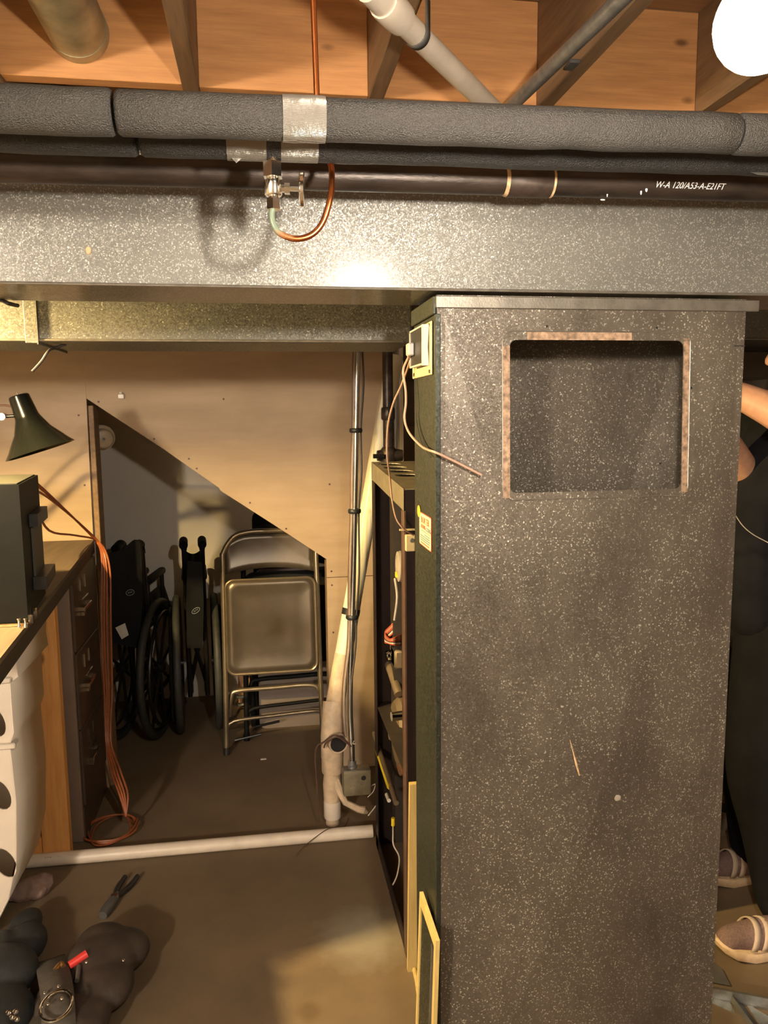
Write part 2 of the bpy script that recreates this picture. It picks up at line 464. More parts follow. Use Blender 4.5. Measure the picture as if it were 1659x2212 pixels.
class MB:
    """Collects geometry in world coordinates; build() links it as one mesh object."""

    def __init__(self):
        self.bm = bmesh.new()

    def box(self, x0, x1, y0, y1, z0, z1, bev=0.0, seg=1, mtx=None):
        b2 = bmesh.new()
        vs = [b2.verts.new((x, y, z)) for x in (x0, x1) for y in (y0, y1) for z in (z0, z1)]
        for f in ((0, 1, 3, 2), (4, 6, 7, 5), (0, 4, 5, 1), (2, 3, 7, 6), (0, 2, 6, 4), (1, 5, 7, 3)):
            b2.faces.new([vs[i] for i in f])
        if bev:
            bmesh.ops.bevel(b2, geom=list(b2.edges), offset=bev, segments=seg, affect='EDGES', profile=0.5)
        self._merge(b2, mtx)
        return self

    def _merge(self, b2, mtx=None):
        if mtx is not None:
            b2.transform(mtx)
        me = bpy.data.meshes.new('tmp')
        bmesh.ops.recalc_face_normals(b2, faces=list(b2.faces))
        b2.to_mesh(me)
        b2.free()
        self.bm.from_mesh(me)
        bpy.data.meshes.remove(me)

    def tube(self, pts, r, n=10, smooth=0, closed=False, caps=True):
        if smooth:
            radii = None
            pts = smooth_path(pts, smooth, closed)
        pts = [Vector(p) for p in pts]
        N = len(pts)
        rad = r if isinstance(r, (list, tuple)) else [r] * N
        if len(rad) != N:
            rad = [rad[min(len(rad) - 1, int(i * len(rad) / N))] for i in range(N)]
        tang = []
        for i in range(N):
            a = pts[(i - 1) % N] if (closed or i > 0) else pts[i]
            c = pts[(i + 1) % N] if (closed or i < N - 1) else pts[i]
            t = (c - a)
            tang.append(t.normalized() if t.length > 1e-9 else Vector((0, 0, 1)))
        u, v = basis_from(tang[0])
        b2 = bmesh.new()
        rings = []
        for i in range(N):
            if i:
                q = tang[i - 1].rotation_difference(tang[i])
                u = q @ u
                v = q @ v
            rings.append([b2.verts.new(pts[i] + (u * math.cos(2 * PI * k / n) + v * math.sin(2 * PI * k / n)) * rad[i]) for k in range(n)])
        for i in range(N if closed else N - 1):
            a, c = rings[i], rings[(i + 1) % N]
            for k in range(n):
                b2.faces.new((a[k], a[(k + 1) % n], c[(k + 1) % n], c[k]))
        if caps and not closed:
            b2.faces.new(rings[0][::-1])
            b2.faces.new(rings[-1])
        self._merge(b2)
        return self

    def lathe(self, origin, axis, prof, n=24):
        """prof: (distance along axis, radius) pairs, first and last capped."""
        origin = Vector(origin)
        d = Vector(axis).normalized()
        u, v = basis_from(d)
        b2 = bmesh.new()
        rings = []
        for (t, r) in prof:
            rings.append([b2.verts.new(origin + d * t + (u * math.cos(2 * PI * k / n) + v * math.sin(2 * PI * k / n)) * max(r, 1e-4)) for k in range(n)])
        for a, c in zip(rings, rings[1:]):
            for k in range(n):
                b2.faces.new((a[k], a[(k + 1) % n], c[(k + 1) % n], c[k]))
        b2.faces.new(rings[0][::-1])
        b2.faces.new(rings[-1])
        self._merge(b2)
        return self

    def plate(self, outer, holes, thick, fn):
        """Flat plate with holes. 2-D loops (a, b); fn(a, b, t) gives the point, t from 0 to thick."""
        b2 = bmesh.new()
        loops = []
        for lp in [outer] + list(holes):
            vs = [b2.verts.new((p[0], p[1], 0)) for p in lp]
            es = [b2.edges.new((vs[i], vs[(i + 1) % len(vs)])) for i in range(len(vs))]
            loops.append(es)
        bmesh.ops.triangle_fill(b2, use_beauty=True, use_dissolve=False, edges=[e for l in loops for e in l], normal=(0, 0, 1))
        if thick:
            r = bmesh.ops.extrude_face_region(b2, geom=list(b2.faces))
            for g in r['geom']:
                if isinstance(g, bmesh.types.BMVert):
                    g.co.z = thick
        for v in b2.verts:
            v.co = Vector(fn(v.co.x, v.co.y, v.co.z))
        self._merge(b2)
        return self

    def prism(self, poly, thick, fn):
        return self.plate(poly, [], thick, fn)

    def faces(self, verts, faces):
        b2 = bmesh.new()
        vs = [b2.verts.new(p) for p in verts]
        for f in faces:
            b2.faces.new([vs[i] for i in f])
        self._merge(b2)
        return self

    def ball(self, c, r, seg=16, rings=10, mtx=None):
        b2 = bmesh.new()
        bmesh.ops.create_uvsphere(b2, u_segments=seg, v_segments=rings, radius=1.0)
        rr = r if isinstance(r, (tuple, list)) else (r, r, r)
        m = Matrix.Diagonal((rr[0], rr[1], rr[2], 1))
        if mtx is not None:
            m = mtx @ m
        m = Matrix.Translation(Vector(c)) @ m
        self._merge(b2, m)
        return self

    def build(self, name, mat, parent=None, smooth=True, angle=40.0):
        me = bpy.data.meshes.new(name)
        bmesh.ops.recalc_face_normals(self.bm, faces=list(self.bm.faces))
        off = Vector((0, 0, 0))
        p = parent
        while p is not None:
            off += p.location
            p = p.parent
        for v in self.bm.verts:
            v.co -= off
        if smooth:
            for f in self.bm.faces:
                f.smooth = True
            for e in self.bm.edges:
                if len(e.link_faces) == 2 and e.calc_face_angle(0.0) > R(angle):
                    e.smooth = False
        self.bm.to_mesh(me)
        self.bm.free()
        o = bpy.data.objects.new(name, me)
        COL.objects.link(o)
        if parent is not None:
            o.parent = parent
        for mm in (mat if isinstance(mat, list) else [mat]):
            me.materials.append(mm)
        return o


def tag(o, label, cat, group=None):
    o['label'] = label
    o['category'] = cat
    if group:
        o['group'] = group
    return o


def thing(name, label, cat, loc=(0, 0, 0), group=None):
    o = bpy.data.objects.new(name, None)
    COL.objects.link(o)
    o.location = loc
    o.empty_display_size = 0.1
    return tag(o, label, cat, group)


def structure(o):
    o['kind'] = 'structure'
    return o


def copy_tree(o, parent=None):
    c = o.copy()
    COL.objects.link(c)
    c.parent = parent
    for ch in list(o.children):
        copy_tree(ch, c)
    return c


def rrect(x0, x1, y0, y1, r, n=5):
    out = []
    for (cx, cy, a0) in ((x1 - r, y1 - r, 0), (x0 + r, y1 - r, 90), (x0 + r, y0 + r, 180), (x1 - r, y0 + r, 270)):
        for k in range(n + 1):
            a = R(a0 + 90 * k / n)
            out.append((cx + r * math.cos(a), cy + r * math.sin(a)))
    return out


def ellipse(cx, cy, a, b, n=20, rot=0.0):
    return [(cx + a * math.cos(t) * math.cos(rot) - b * math.sin(t) * math.sin(rot),
             cy + a * math.cos(t) * math.sin(rot) + b * math.sin(t) * math.cos(rot)) for t in [2 * PI * k / n for k in range(n)]]


def text_obj(name, body, size, origin, xdir, ydir, mat, parent, shear=0.0, align='LEFT', thick=0.0002, sx=1.0):
    c = bpy.data.curves.new(name, 'FONT')
    c.body = body
    c.size = size
    c.shear = shear
    c.extrude = thick
    c.align_x = align
    tmp = bpy.data.objects.new('tmp', c)
    me = bpy.data.meshes.new_from_object(tmp)
    bpy.data.objects.remove(tmp)
    o = bpy.data.objects.new(name, me)
    COL.objects.link(o)
    x = Vector(xdir).normalized()
    y = Vector(ydir).normalized()
    z = x.cross(y)
    m = Matrix((x * sx, y, z)).transposed().to_4x4()
    off = Vector((0, 0, 0))
    p = parent
    while p is not None:
        off += p.location
        p = p.parent
    m.translation = Vector(origin) - off
    o.parent = parent
    o.matrix_local = m
    me.materials.clear()
    me.materials.append(mat)
    return o


# ================================================================== the room
TOP = 2.42
structure(MB().box(-2.4, 3.0, -1.9, 4.1, -0.06, 0.0).build('floor', M['floor'], smooth=False))
ceil_ = structure(bpy.data.objects.new('ceiling', None))
COL.objects.link(ceil_)
y = -1.9
k = 0
while y < 4.1:                                                   # subfloor boards over the joists
    MB().box(-2.4, 3.0, y + 0.002, min(y + 0.138, 4.1), TOP, TOP + 0.02).build('subfloor_board', M['subfloor'], ceil_, smooth=False)
    y += 0.14
JX = [-1.82, -1.40, -0.976, -0.554, -0.1335, 0.289, 0.70, 1.11, 1.52, 1.93, 2.34]
JB = 2.18
for i, x in enumerate(JX):
    dy = random.uniform(-.002, .002)
    MB().box(x - 0.018, x + 0.018, -1.9, 4.05, JB + dy, TOP - 0.001, 0.002).build('joist', M['oldwood'], ceil_, smooth=False)
for a, b_ in zip(JX, JX[1:]):                                    # one row of blocking between the joists
    zz = JB + 0.004 + random.uniform(0, .004)
    MB().box(a + 0.0185, b_ - 0.0185, 1.88 + random.uniform(-.004, .004), 1.918, zz, TOP - 0.002, 0.0015).build('blocking', M['block'], ceil_, smooth=False)

# walls out of the picture keep the light in the room
structure(MB().box(-2.5, -2.4, -1.9, 4.1, 0, TOP).build('wall_left', M['plaster_light'], smooth=False))
structure(MB().box(3.0, 3.1, -1.9, 4.1, 0, TOP).build('wall_right', M['plaster_light'], smooth=False))
structure(MB().box(-2.4, 3.0, -2.0, -1.9, 0, TOP).build('wall_front', M['plaster_light'], smooth=False))
wb = structure(bpy.data.objects.new('wall_back', None))
COL.objects.link(wb)
MB().box(-2.4, 0.56, 3.95, 4.05, 0, TOP).build('stairwell_wall', M['inner_wall'], wb, smooth=False)
# concrete block wall behind the furnace: courses of blocks
MB().box(0.56, 3.0, 3.46, 3.5, 0, TOP).build('mortar_bed', M['plaster_dark'], wb, smooth=False)
blk = None
for r_ in range(12):
    for c_ in range(-1, 7):
        x0 = 0.56 + c_ * 0.40 + (0.2 if r_ % 2 else 0)
        xa, xb = max(0.56, x0 + 0.004), min(3.0, x0 + 0.396)
        if xb - xa < 0.03:
            continue
        MB().box(xa, xb, 3.45 + random.uniform(-.002, .002), 3.47, r_ * 0.2 + 0.004, min(TOP - .001, r_ * 0.2 + 0.196), 0.003).build('concrete_block', M['plaster_dark'], wb, smooth=False)
MB().box(0.545, 0.56, 3.02, 4.05, 0, TOP).build('partition_end', M['inner_wall'], wb, smooth=False)

# plywood partition in front of the stairs, with the sloping opening
PY = 3.0
wp = structure(bpy.data.objects.new('wall_stair', None))
COL.objects.link(wp)


def ply(pts, name='plywood_panel', t=0.012, mat='plywood'):
    return MB().prism(pts, t, lambda a, b, c: (a, PY + c, b)).build(name, M[mat], wp, smooth=False)


ply([(-2.4, 0), (-0.630, 0), (-0.636, 0.99), (-0.632, 1.514), (-0.632, JB), (-2.4, JB)])
edge = []
for i in range(9):
    zz = 0.806 + i * (JB - 0.806) / 8
    edge.append((0.468 + random.uniform(-.012, .012) + (0.01 if i > 4 else 0), zz))
ply([(-0.6315, JB), (-0.6315, 1.516), (-0.36, 1.322), (-0.20, 1.200), (-0.165, 1.174), (-0.16, 1.163), (0.10, 0.981), (0.242, 0.879), (0.242, 0.806)] + edge)
ply([(0.242, 0.0), (0.462, 0.0), (0.468, 0.803), (0.242, 0.803)])
# framing round the opening
MB().box(-0.632, -0.612, PY + 0.0125, PY + 0.10, 0, 1.49, 0.002).build('jamb_stud', M['oldwood'], wp, smooth=False)
MB().box(0.242, 0.275, PY + 0.0125, PY + 0.10, 0, 0.86, 0.002).build('jamb_stud', M['oldwood'], wp, smooth=False)
dx = Vector((0.872, 0, -0.635)).normalized()
nrm = Vector((0.635, 0, 0.872)).normalized()
p0 = Vector((-0.66, PY + 0.013, 1.55))
st = MB()
b_ = [p0 + nrm * 0.012, p0 + nrm * 0.05, p0 + nrm * 0.05 + dx * 1.20, p0 + nrm * 0.012 + dx * 1.20]
st.faces([tuple(v) for v in b_] + [tuple(v + Vector((0, 0.04, 0))) for v in b_],
         [(0, 1, 2, 3), (4, 7, 6, 5), (0, 4, 5, 1), (1, 5, 6, 2), (2, 6, 7, 3), (3, 7, 4, 0)]).build('stair_stringer', M['oldwood'], wp, smooth=False)
for (px, py) in ((183, 1048), (170, 897), (213, 868), (333, 948), (408, 991), (425, 1012), (483, 862), (540, 1086), (618, 1142), (712, 1046), (716, 1234), (717, 1264),
                 (720, 1366), (722, 1480)):
    p = atY(px, py, PY)
    MB().lathe((p.x, PY, p.z), (0, -1, 0), [(-0.002, 0.004), (0.0012, 0.004), (0.0016, 0.002)], 8).build('screw_head', M['wire_brown'], wp)
p = atY(262, 855, PY)
MB().box(p.x - .011, p.x + .011, PY - .012, PY, p.z - .011, p.z + .006, .002).lathe((p.x, PY - .012, p.z + .006), (0, 0, 1), [(0, .007), (.008, .005)], 8).build('cable_clip', M['socket'], wp)

# ================================================================== lamps
def bulb(name, label, pos, rad, mat, socket_up):
    t = thing(name, label, 'light bulb', pos)
    P_ = Vector(pos)
    up = Vector(socket_up).normalized()
    prof = []
    for k in range(13):                                            # A-shape glass
        a = PI * k / 15
        prof.append((-rad * math.cos(a), rad * math.sin(a)))
    prof += [(rad * 1.25, rad * 0.52), (rad * 1.6, rad * 0.46)]
    MB().lathe(P_, up, prof, 24).build('glass_globe', mat, t)
    MB().lathe(P_ + up * rad * 1.6, up, [(0, rad * 0.46), (rad * 0.5, rad * 0.46)], 16).build('screw_base', M['brass'], t)
    MB().lathe(P_ + up * rad * 2.0, up, [(0, rad * 0.75), (rad * 0.2, rad * 0.85), (rad * 0.9, rad * 0.85), (rad * 1.0, rad * 0.3)], 20).build('lampholder', M['socket'], t)
    return t


BP = Vector((0.271, 0.403, 1.655))
EM = emitter('bulb_glow', COL_MAIN, BULB_MAIN)
EL = emitter('bulb_glow_warm', COL_LEFT, BULB_LEFT)
bm_ = bulb('light_bulb', 'bare glowing light bulb hanging at the upper right under the joists', BP, 0.0245, EM, (0.25, -0.1, 1))
_u = Vector((0.25, -0.1, 1)).normalized()
top = BP + _u * 0.081
MB().tube([top, top + Vector((0.04, -0.02, 0.2)), (0.33, 0.38, 2.0), (0.33, 0.38, TOP)], 0.0035, 8, smooth=6).build('lamp_cord', M['wire_black'], bm_)
LP = Vector((-0.88, 1.70, 1.649))
bl = bulb('light_bulb', 'warm light bulb hanging beyond the left edge over the workbench', LP, 0.018, EL, (0, 0, 1))
MB().lathe(LP + Vector((0, 0, .012)), (0, 0, 1), [(0, .078), (.002, .080), (.050, .045), (.075, .024), (.095, .022), (.094, .018), (.074, .020), (.049, .041), (.002, .076)], 28).build('light_block_hood', M['flange'], bl)  # unseen hood added to keep this bulb's light off the ceiling
MB().tube([LP + Vector((0, 0, .08)), LP + Vector((0, 0, TOP - LP.z))], 0.0035, 8).build('lamp_cord', M['wire_black'], bl)

gl = thing('fill_globe', 'added fill light globe, unseen behind the camera', 'lamp', (-1.75, -1.65, 1.78))  # invented lamp, only there to lift the shadows and the far walls
MB().ball((-1.75, -1.65, 1.78), .10, 28, 18).build('glass_globe', emitter('fill_glow', COL_FILL, FILL_REAR), gl)
MB().lathe((-1.75, -1.65, 1.875), (0, 0, 1), [(0, .055), (.03, .06), (.05, .06)], 24).build('lampholder', M['socket'], gl)
MB().tube([(-1.75, -1.65, 1.92), (-1.75, -1.65, TOP)], .006, 8).build('stem', M['brass'], gl)

# ================================================================== ducts
TZ0, TZ1 = 1.645, 1.86
t = thing('trunk_duct', 'long bright galvanized rectangular duct running across above the tall return drop', 'duct', (0.2, 1.23, TZ0))
def trunk_shell(x0, x1):
    # front face leans a little: its lower edge lies deeper than its upper edge
    y0t, y0b, y1 = 1.2225, 1.233, 1.41
    v = [(x0, y0b, TZ0), (x0, y1, TZ0), (x0, y1, TZ1), (x0, y0t, TZ1), (x1, y0b, TZ0), (x1, y1, TZ0), (x1, y1, TZ1), (x1, y0t, TZ1)]
    return MB().faces(v, [(0, 1, 2, 3), (4, 7, 6, 5), (0, 4, 5, 1), (1, 5, 6, 2), (2, 6, 7, 3), (3, 7, 4, 0)])
trunk_shell(-1.7, 1.9).build('duct_body', M['trunk'], t, smooth=False)
p = atY(191, 541, 1.23)
MB().ball(p, (0.0042, 0.0012, 0.006), 10, 6).build('rust_blister', M['dope'], t)
p = atY(398, 421, 1.228)
MB().lathe(p, (0, -1, 0), [(-.002, .003), (.001, .003)], 10).build('screw_hole', M['hole'], t)
MB().tube([(-1.7, 1.2315, TZ0 + .0005), (1.9, 1.2315, TZ0 + .0005)], 0.0022, 8).build('hemmed_edge', M['flange'], t)

def branch(name, label, x0, x1, y0, y1, z0, z1, seams):
    t = thing(name, label, 'duct', ((x0 + x1) / 2, y0, z0))
    MB().box(x0, x1, y0, y1, z0, z1, 0.004, 2).build('duct_body', M['branch'], t, smooth=False)
    for s in seams:
        MB().box(s - .0125, s + .0125, y0 - .003, y1 + .003, z0 - .003, z1 + .003, .001).box(s + .0125, s + .015, y0 - .006, y1, z0 - .006, z1).build('drive_cleat', M['branch'], t, smooth=False)
    MB().tube([(x0, y0 - .0005, z0 + .004), (x1 - .02, y0 - .0005, z0 + .004)], .003, 8).build('hemmed_edge', M['flange'], t)
    return t
branch('branch_duct', 'low galvanized branch duct behind the trunk, left of the return drop', -1.75, 0.355, 1.80, 2.05, 1.612, 1.765, [-0.485])
branch('branch_duct', 'dark galvanized branch duct at the right edge behind the return drop', 1.25, 2.95, 2.42, 2.66, atY(1640, 735, 2.42).z, atY(1640, 735, 2.42).z + .13, [2.3])
p = atY(140, 747, 1.85)
tag(MB().tube([(p.x, 1.86, 1.612), p - Vector((.02, 0, .004)), atY(105, 758, 1.83), atY(90, 780, 1.83), atY(70, 802, 1.83)], 0.0032, 8, smooth=5).build('loose_cable', M['wire_black']),
    'short dark cable end dangling under the low branch duct', 'cable')
tag(MB().tube([atY(-40, 640, 1.40), atY(0, 648, 1.40), atY(20, 656, 1.40), atY(38, 660, 1.45)], 0.0035, 8, smooth=5).build('loose_cable', M['wire_black']),
    'black cable under the trunk duct at the left edge', 'cable')

# ---- the return drop (tall box duct): cross-broken front sheet with a cut-out
X0, X1, Y0, Y1, Z1 = 0.288, 0.837, 1.25, 1.437, 1.640
t = thing('return_duct', 'tall dusty speckled return air duct with a cut square opening near its top', 'duct', ((X0 + X1) / 2, 1.34, 0))
DZ = 0.036
ctr = Vector((0.562, Y0 - DZ, 0.72))
zt, zb = Z1 - 0.022, 0.0
corner = {'tl': Vector((X0 + .014, Y0, zt - .01)), 'tr': Vector((X1 - .012, Y0, zt - .01)), 'bl': Vector((X0 + .014, Y0, zb)), 'br': Vector((X1 - .012, Y0, zb))}
def on_top_facet(a, b, c):
    tl, tr = corner['tl'], corner['tr']
    f = (tl.z - b) / (tl.z - ctr.z)
    return (a, Y0 - DZ * f + c, b)
def on_back_facet(a, b, c):
    f = (corner['tl'].z - b) / (corner['tl'].z - ctr.z)
    return (a, Y1 + DZ * f + c, b)
OX0, OX1, OZ0, OZ1 = 0.411, 0.7215, 1.315, 1.569
hole = rrect(OX0, OX1, OZ0, OZ1, 0.012, 5)
tri = [(corner['tl'].x, corner['tl'].z), (ctr.x, ctr.z), (corner['tr'].x, corner['tr'].z)]
fr = MB()
fr.plate(tri, [hole], 0.0012, on_top_facet)
def facet(*pp):
    n = len(pp)
    back = [(q[0], q[1] + .0012, q[2]) for q in pp]
    fr.faces([tuple(q) for q in pp] + back, [tuple(range(n)), tuple(range(2 * n - 1, n - 1, -1))])
facet(corner['tl'], ctr, corner['bl'])
facet(corner['tr'], corner['br'], ctr)
facet(corner['bl'], ctr, corner['br'])
xa, xb = X0, X1
ztop = Z1
facet((xa, Y0, zb), (corner['bl'].x, Y0, zb), (corner['tl'].x, Y0, corner['tl'].z), (xa, Y0, corner['tl'].z))
facet((corner['br'].x, Y0, zb), (xb, Y0, zb), (xb, Y0, corner['tr'].z), (corner['tr'].x, Y0, corner['tr'].z))
facet((xa, Y0, corner['tl'].z), (xb, Y0, corner['tl'].z), (xb, Y0, ztop), (xa, Y0, ztop))
fr.build('front_sheet', M['plenum'], t, smooth=False)
bk = MB()
bcen = (ctr.x, Y1 + DZ, ctr.z)
ct = {k_: (v.x, Y1, v.z) for k_, v in corner.items()}
bk.faces([ct['tl'], ct['tr'], bcen], [(0, 1, 2)]).faces([ct['tl'], bcen, ct['bl']], [(0, 1, 2)]).faces([ct['tr'], ct['br'], bcen], [(0, 1, 2)]).faces([ct['bl'], bcen, ct['br']], [(0, 1, 2)])
bk.faces([(X0, Y1, 0), ct['bl'], ct['tl'], (X0, Y1, Z1)], [(0, 1, 2, 3)]).faces([(X1, Y1, 0), (X1, Y1, Z1), ct['tr'], ct['br']], [(0, 1, 2, 3)])
bk.faces([(X0, Y1, Z1), ct['tl'], ct['tr'], (X1, Y1, Z1)], [(0, 1, 2, 3)])
bk.build('back_sheet', M['plenum'], t, smooth=False)
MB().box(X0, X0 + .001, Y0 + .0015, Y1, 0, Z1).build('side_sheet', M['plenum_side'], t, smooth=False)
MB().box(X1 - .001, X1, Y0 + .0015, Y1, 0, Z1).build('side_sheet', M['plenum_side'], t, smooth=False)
MB().box(X0 - .003, X0 + .006, Y0 - .002, Y0 + .008, 0, Z1 - .03, .001).build('corner_lock', M['plenum_side'], t, smooth=False)
fl = MB().box(X0 - .002, X1 + .022, Y0 - .005, Y0 - .001, Z1 - .021, Z1 - .002, .001)
fl.build('flange', M['flange'], t, smooth=False)
MB().box(X1 - .002, X1 + .024, Y0 - .004, Y0 + .02, Z1 - .018, Z1 - .004, .003).build('bent_tab', M['flange'], t, smooth=False)
MB().box(X0 - .006, X0 - .001, Y0 + .001, Y1, Z1 - .03, Z1 - .002, .001).build('flange', M['plenum_side'], t, smooth=False)
rim = rrect(OX0 - .0125, OX1 + .0125, OZ0 - .012, OZ1 + .014, 0.018, 5)
hole2 = rrect(OX0 + .0003, OX1 - .0003, OZ0 + .0003, OZ1 - .0003, 0.012, 5)
# rusty rim on three sides of the cut-out, open along the bottom
rimtop = lambda a, b, c: (a, on_top_facet(a, b, 0)[1] - 0.0006 - c, b)
MB().box(OX0 - .0125, OX0, 0, .0008, OZ0 - .008, OZ1 - .01).build('left_rim', M['rust'], t, smooth=False).matrix_world
o = bpy.data.objects['left_rim']
for v in o.data.vertices:
    wz = v.co.z
    v.co.y = (-0.0010 if v.co.y + 1.34 < 0.0004 else 0.0) + on_top_facet(0, wz, 0)[1] - 1.34 - .0004
MB().box(OX1, OX1 + .0115, 0, .0008, OZ0 - .006, OZ1 + .004).build('right_rim', M['rust'], t, smooth=False)
o = bpy.data.objects['right_rim']
for v in o.data.vertices:
    v.co.y = (-0.0010 if v.co.y + 1.34 < 0.0004 else 0.0) + on_top_facet(0, v.co.z, 0)[1] - 1.34 - .0004
MB().box(OX0 + .03, OX0 + .215, 0, .0008, OZ1, OZ1 + .013).build('top_rim', M['rust'], t, smooth=False)
o = bpy.data.objects['top_rim']
for v in o.data.vertices:
    v.co.y = (-0.0010 if v.co.y + 1.34 < 0.0004 else 0.0) + on_top_facet(0, v.co.z, 0)[1] - 1.34 - .0004
rl = smooth_path([rimtop(a, b, 0) for a, b in rim], 1, True)
MB().tube(rl, 0.0008, 6, closed=True).build('scribed_rim', M['flange'], t)
for (px, py) in ((1181, 705), (1418, 708), (1490, 838), (1420, 1000)):
    p = atY(px, py, Y0)
    q = on_top_facet(p.x, p.z, 0)
    MB().lathe(q, (0, -1, 0), [(-.001, .0022), (.0008, .0022)], 8).build('screw_hole', M['hole'], t)
MB().box(X1 - .02, X1 + .001, Y0 - .0016, Y0, 1.560, 1.5615).build('slit', M['hole'], t, smooth=False)
# scratch and chip in the paint
def on_front(x, z):
    # the cross-broken sheet at (x, z)
    u = max(0.0, min(1.0, 1 - abs(x - ctr.x) / (X1 - ctr.x - .012)))
    vv = (zt - .01 - z) / (zt - .01 - ctr.z) if z > ctr.z else z / ctr.z
    return Y0 - DZ * min(u, max(0, vv))
pts = []
for (px, py) in ((1221, 1588), (1228, 1615), (1234, 1640), (1240, 1662)):
    p = atY(px, py, Y0 - .009)
    pts.append((p.x, on_front(p.x, p.z) - .0004, p.z))
MB().tube(pts, [0.0006, .0013, .0022, .0012], 6).build('scrape', M['dope'], t)
p = atY(1322, 1712, Y0 - .009)
MB().ball((p.x, on_front(p.x, p.z), p.z), (.008, .001, .006), 10, 6).build('chip', M['grey_box'], t)

# sticker on the side of the return drop
s0, s1, q0, q1 = 1.290, 1.392, 1.209, 1.2695
XS = X0 - .0006
t2 = thing('service_sticker', 'small cream and red service sticker on the side of the return drop', 'sticker', (XS, 1.34, 1.24))
fnX = lambda a, b, c: (XS - c, a, b)
MB().prism(rrect(s0, s1, q0, q1, .003, 3), .0003, fnX).build('red_border', M['sticker_red'], t2, smooth=False)
MB().prism(rrect(s0 + .003, s1 - .003, q0 + .0015, q1 - .0015, .002, 3), .0003, lambda a, b, c: (XS - .0004 - c, a, b)).build('paper_face', M['sticker'], t2, smooth=False)
MB().prism(ellipse(1.394, 1.2690, .013, .011, 16), .0004, lambda a, b, c: (XS - .0008 - c, a, b)).build('sun_disc', M['sticker_orange'], t2, smooth=False)
tx, ty = (0, -1, 0), (0, 0, 1)
text_obj('lettering', 'BORTER', .0165, (XS - .001, 1.374, 1.2515), tx, ty, M['sticker_red'], t2, sx=1.15)
text_obj('lettering', 'HEATING', .0105, (XS - .001, 1.374, 1.2415), tx, ty, M['sticker_red'], t2, sx=.86)
text_obj('lettering', '-COOLING', .0105, (XS - .001, 1.337, 1.2405), tx, ty, M['sticker_blue'], t2, sx=.86)
MB().box(XS - .0011, XS - .0008, 1.296, 1.372, 1.2368, 1.2378).build('rule', M['sticker_red'], t2, smooth=False)
for zz, m_, a, b_ in ((1.2318, 'sticker_blue', 1.30, 1.345), (1.2275, 'sticker_blue', 1.30, 1.382), (1.2235, 'sticker_blue', 1.30, 1.382), (1.2195, 'sticker_blue', 1.30, 1.38), (1.2145, 'sticker_red', 1.305, 1.378)):
    bb = MB()
    yy = a
    while yy < b_:
        wd = random.uniform(.003, .009)
        bb.box(XS - .0011, XS - .0008, yy, min(yy + wd, b_), zz - .0011, zz + .0011)
        yy += wd + .002
    bb.build('small_print', M[m_], t2, smooth=False)

# relay box on the side of the return drop
t3 = thing('control_box', 'small black relay box on a cream plate, side of the return drop', 'control box', (X0, 1.35, 1.55))
MB().box(X0 - .004, X0 - .001, 1.275, 1.436, 1.514, 1.602, .001).build('mounting_plate', M['plate_cream'], t3, smooth=False)
MB().box(X0 - .0145, X0 - .004, 1.296, 1.400, 1.532, 1.596, .002).build('housing', M['black_plastic'], t3, smooth=False)
MB().prism([(X0 - .016, 1.530), (X0 - .004, 1.530), (X0 - .006, 1.560), (X0 - .004, 1.598), (X0 - .016, 1.598)], .004, lambda a, b, c: (a, 1.2915 + c, b)).build('cover', M['cover_pink'], t3, smooth=False)
MB().box(X0 - .0165, X0 - .0145, 1.296, 1.400, 1.531, 1.534).box(X0 - .0165, X0 - .0145, 1.296, 1.400, 1.594, 1.597).box(X0 - .0165, X0 - .0145, 1.396, 1.401, 1.531, 1.597).build('cover_edge', M['cover_pink'], t3, smooth=False)
MB().box(X0 - .026, X0 - .0145, 1.362, 1.386, 1.552, 1.574, .002).build('connector', M['grey_plastic'], t3, smooth=False)
for (yy, zz) in ((1.285, 1.520), (1.288, 1.596), (1.420, 1.5205)):
    MB().lathe((X0 - .004, yy, zz), (-1, 0, 0), [(0, .0035), (.0015, .003)], 8).build('screw_head', M['chrome'], t3)
cx = X0 - .048
def side(px, py, Y):
    return atY(px, py, Y)
tag(MB().tube([(X0 - .022, 1.380, 1.556), side(882, 772, 1.395), side(871, 800, 1.42), side(876, 840, 1.41), side(877, 870, 1.40), side(874, 905, 1.40), side(884, 935, 1.37), side(908, 962, 1.32),
               side(925, 972, 1.27), side(943, 978, 1.238), side(985, 998, 1.236), side(1040, 1026, 1.230)], 0.0021, 8, smooth=6).build('sensor_wire', M['wire_tan']),
    'tan sensor wire looping from the relay box across the return drop front', 'wire')
tag(MB().tube([(X0 - .021, 1.375, 1.555), side(886, 778, 1.41), side(868, 830, 1.50), side(850, 870, 1.56), side(838, 920, 1.64), side(836, 980, 1.70), side(842, 1030, 1.78), side(847, 1080, 1.80),
               side(856, 1120, 1.80), side(872, 1142, 1.80), side(893, 1156, 1.83)], 0.0021, 8, smooth=6).build('control_wire', M['wire_tan']),
    'thin tan wire hanging from the relay box down to the furnace', 'wire')
tag(MB().tube([(X0 - .003, 1.42, 1.515), (X0 - .004, 1.405, 1.45), (X0 - .004, 1.36, 1.40), (X0 - .006, 1.27, 1.376)], 0.0009, 6, smooth=6).build('thin_wire', M['wire_black']),
    'hair thin black wire down the side of the return drop', 'wire')

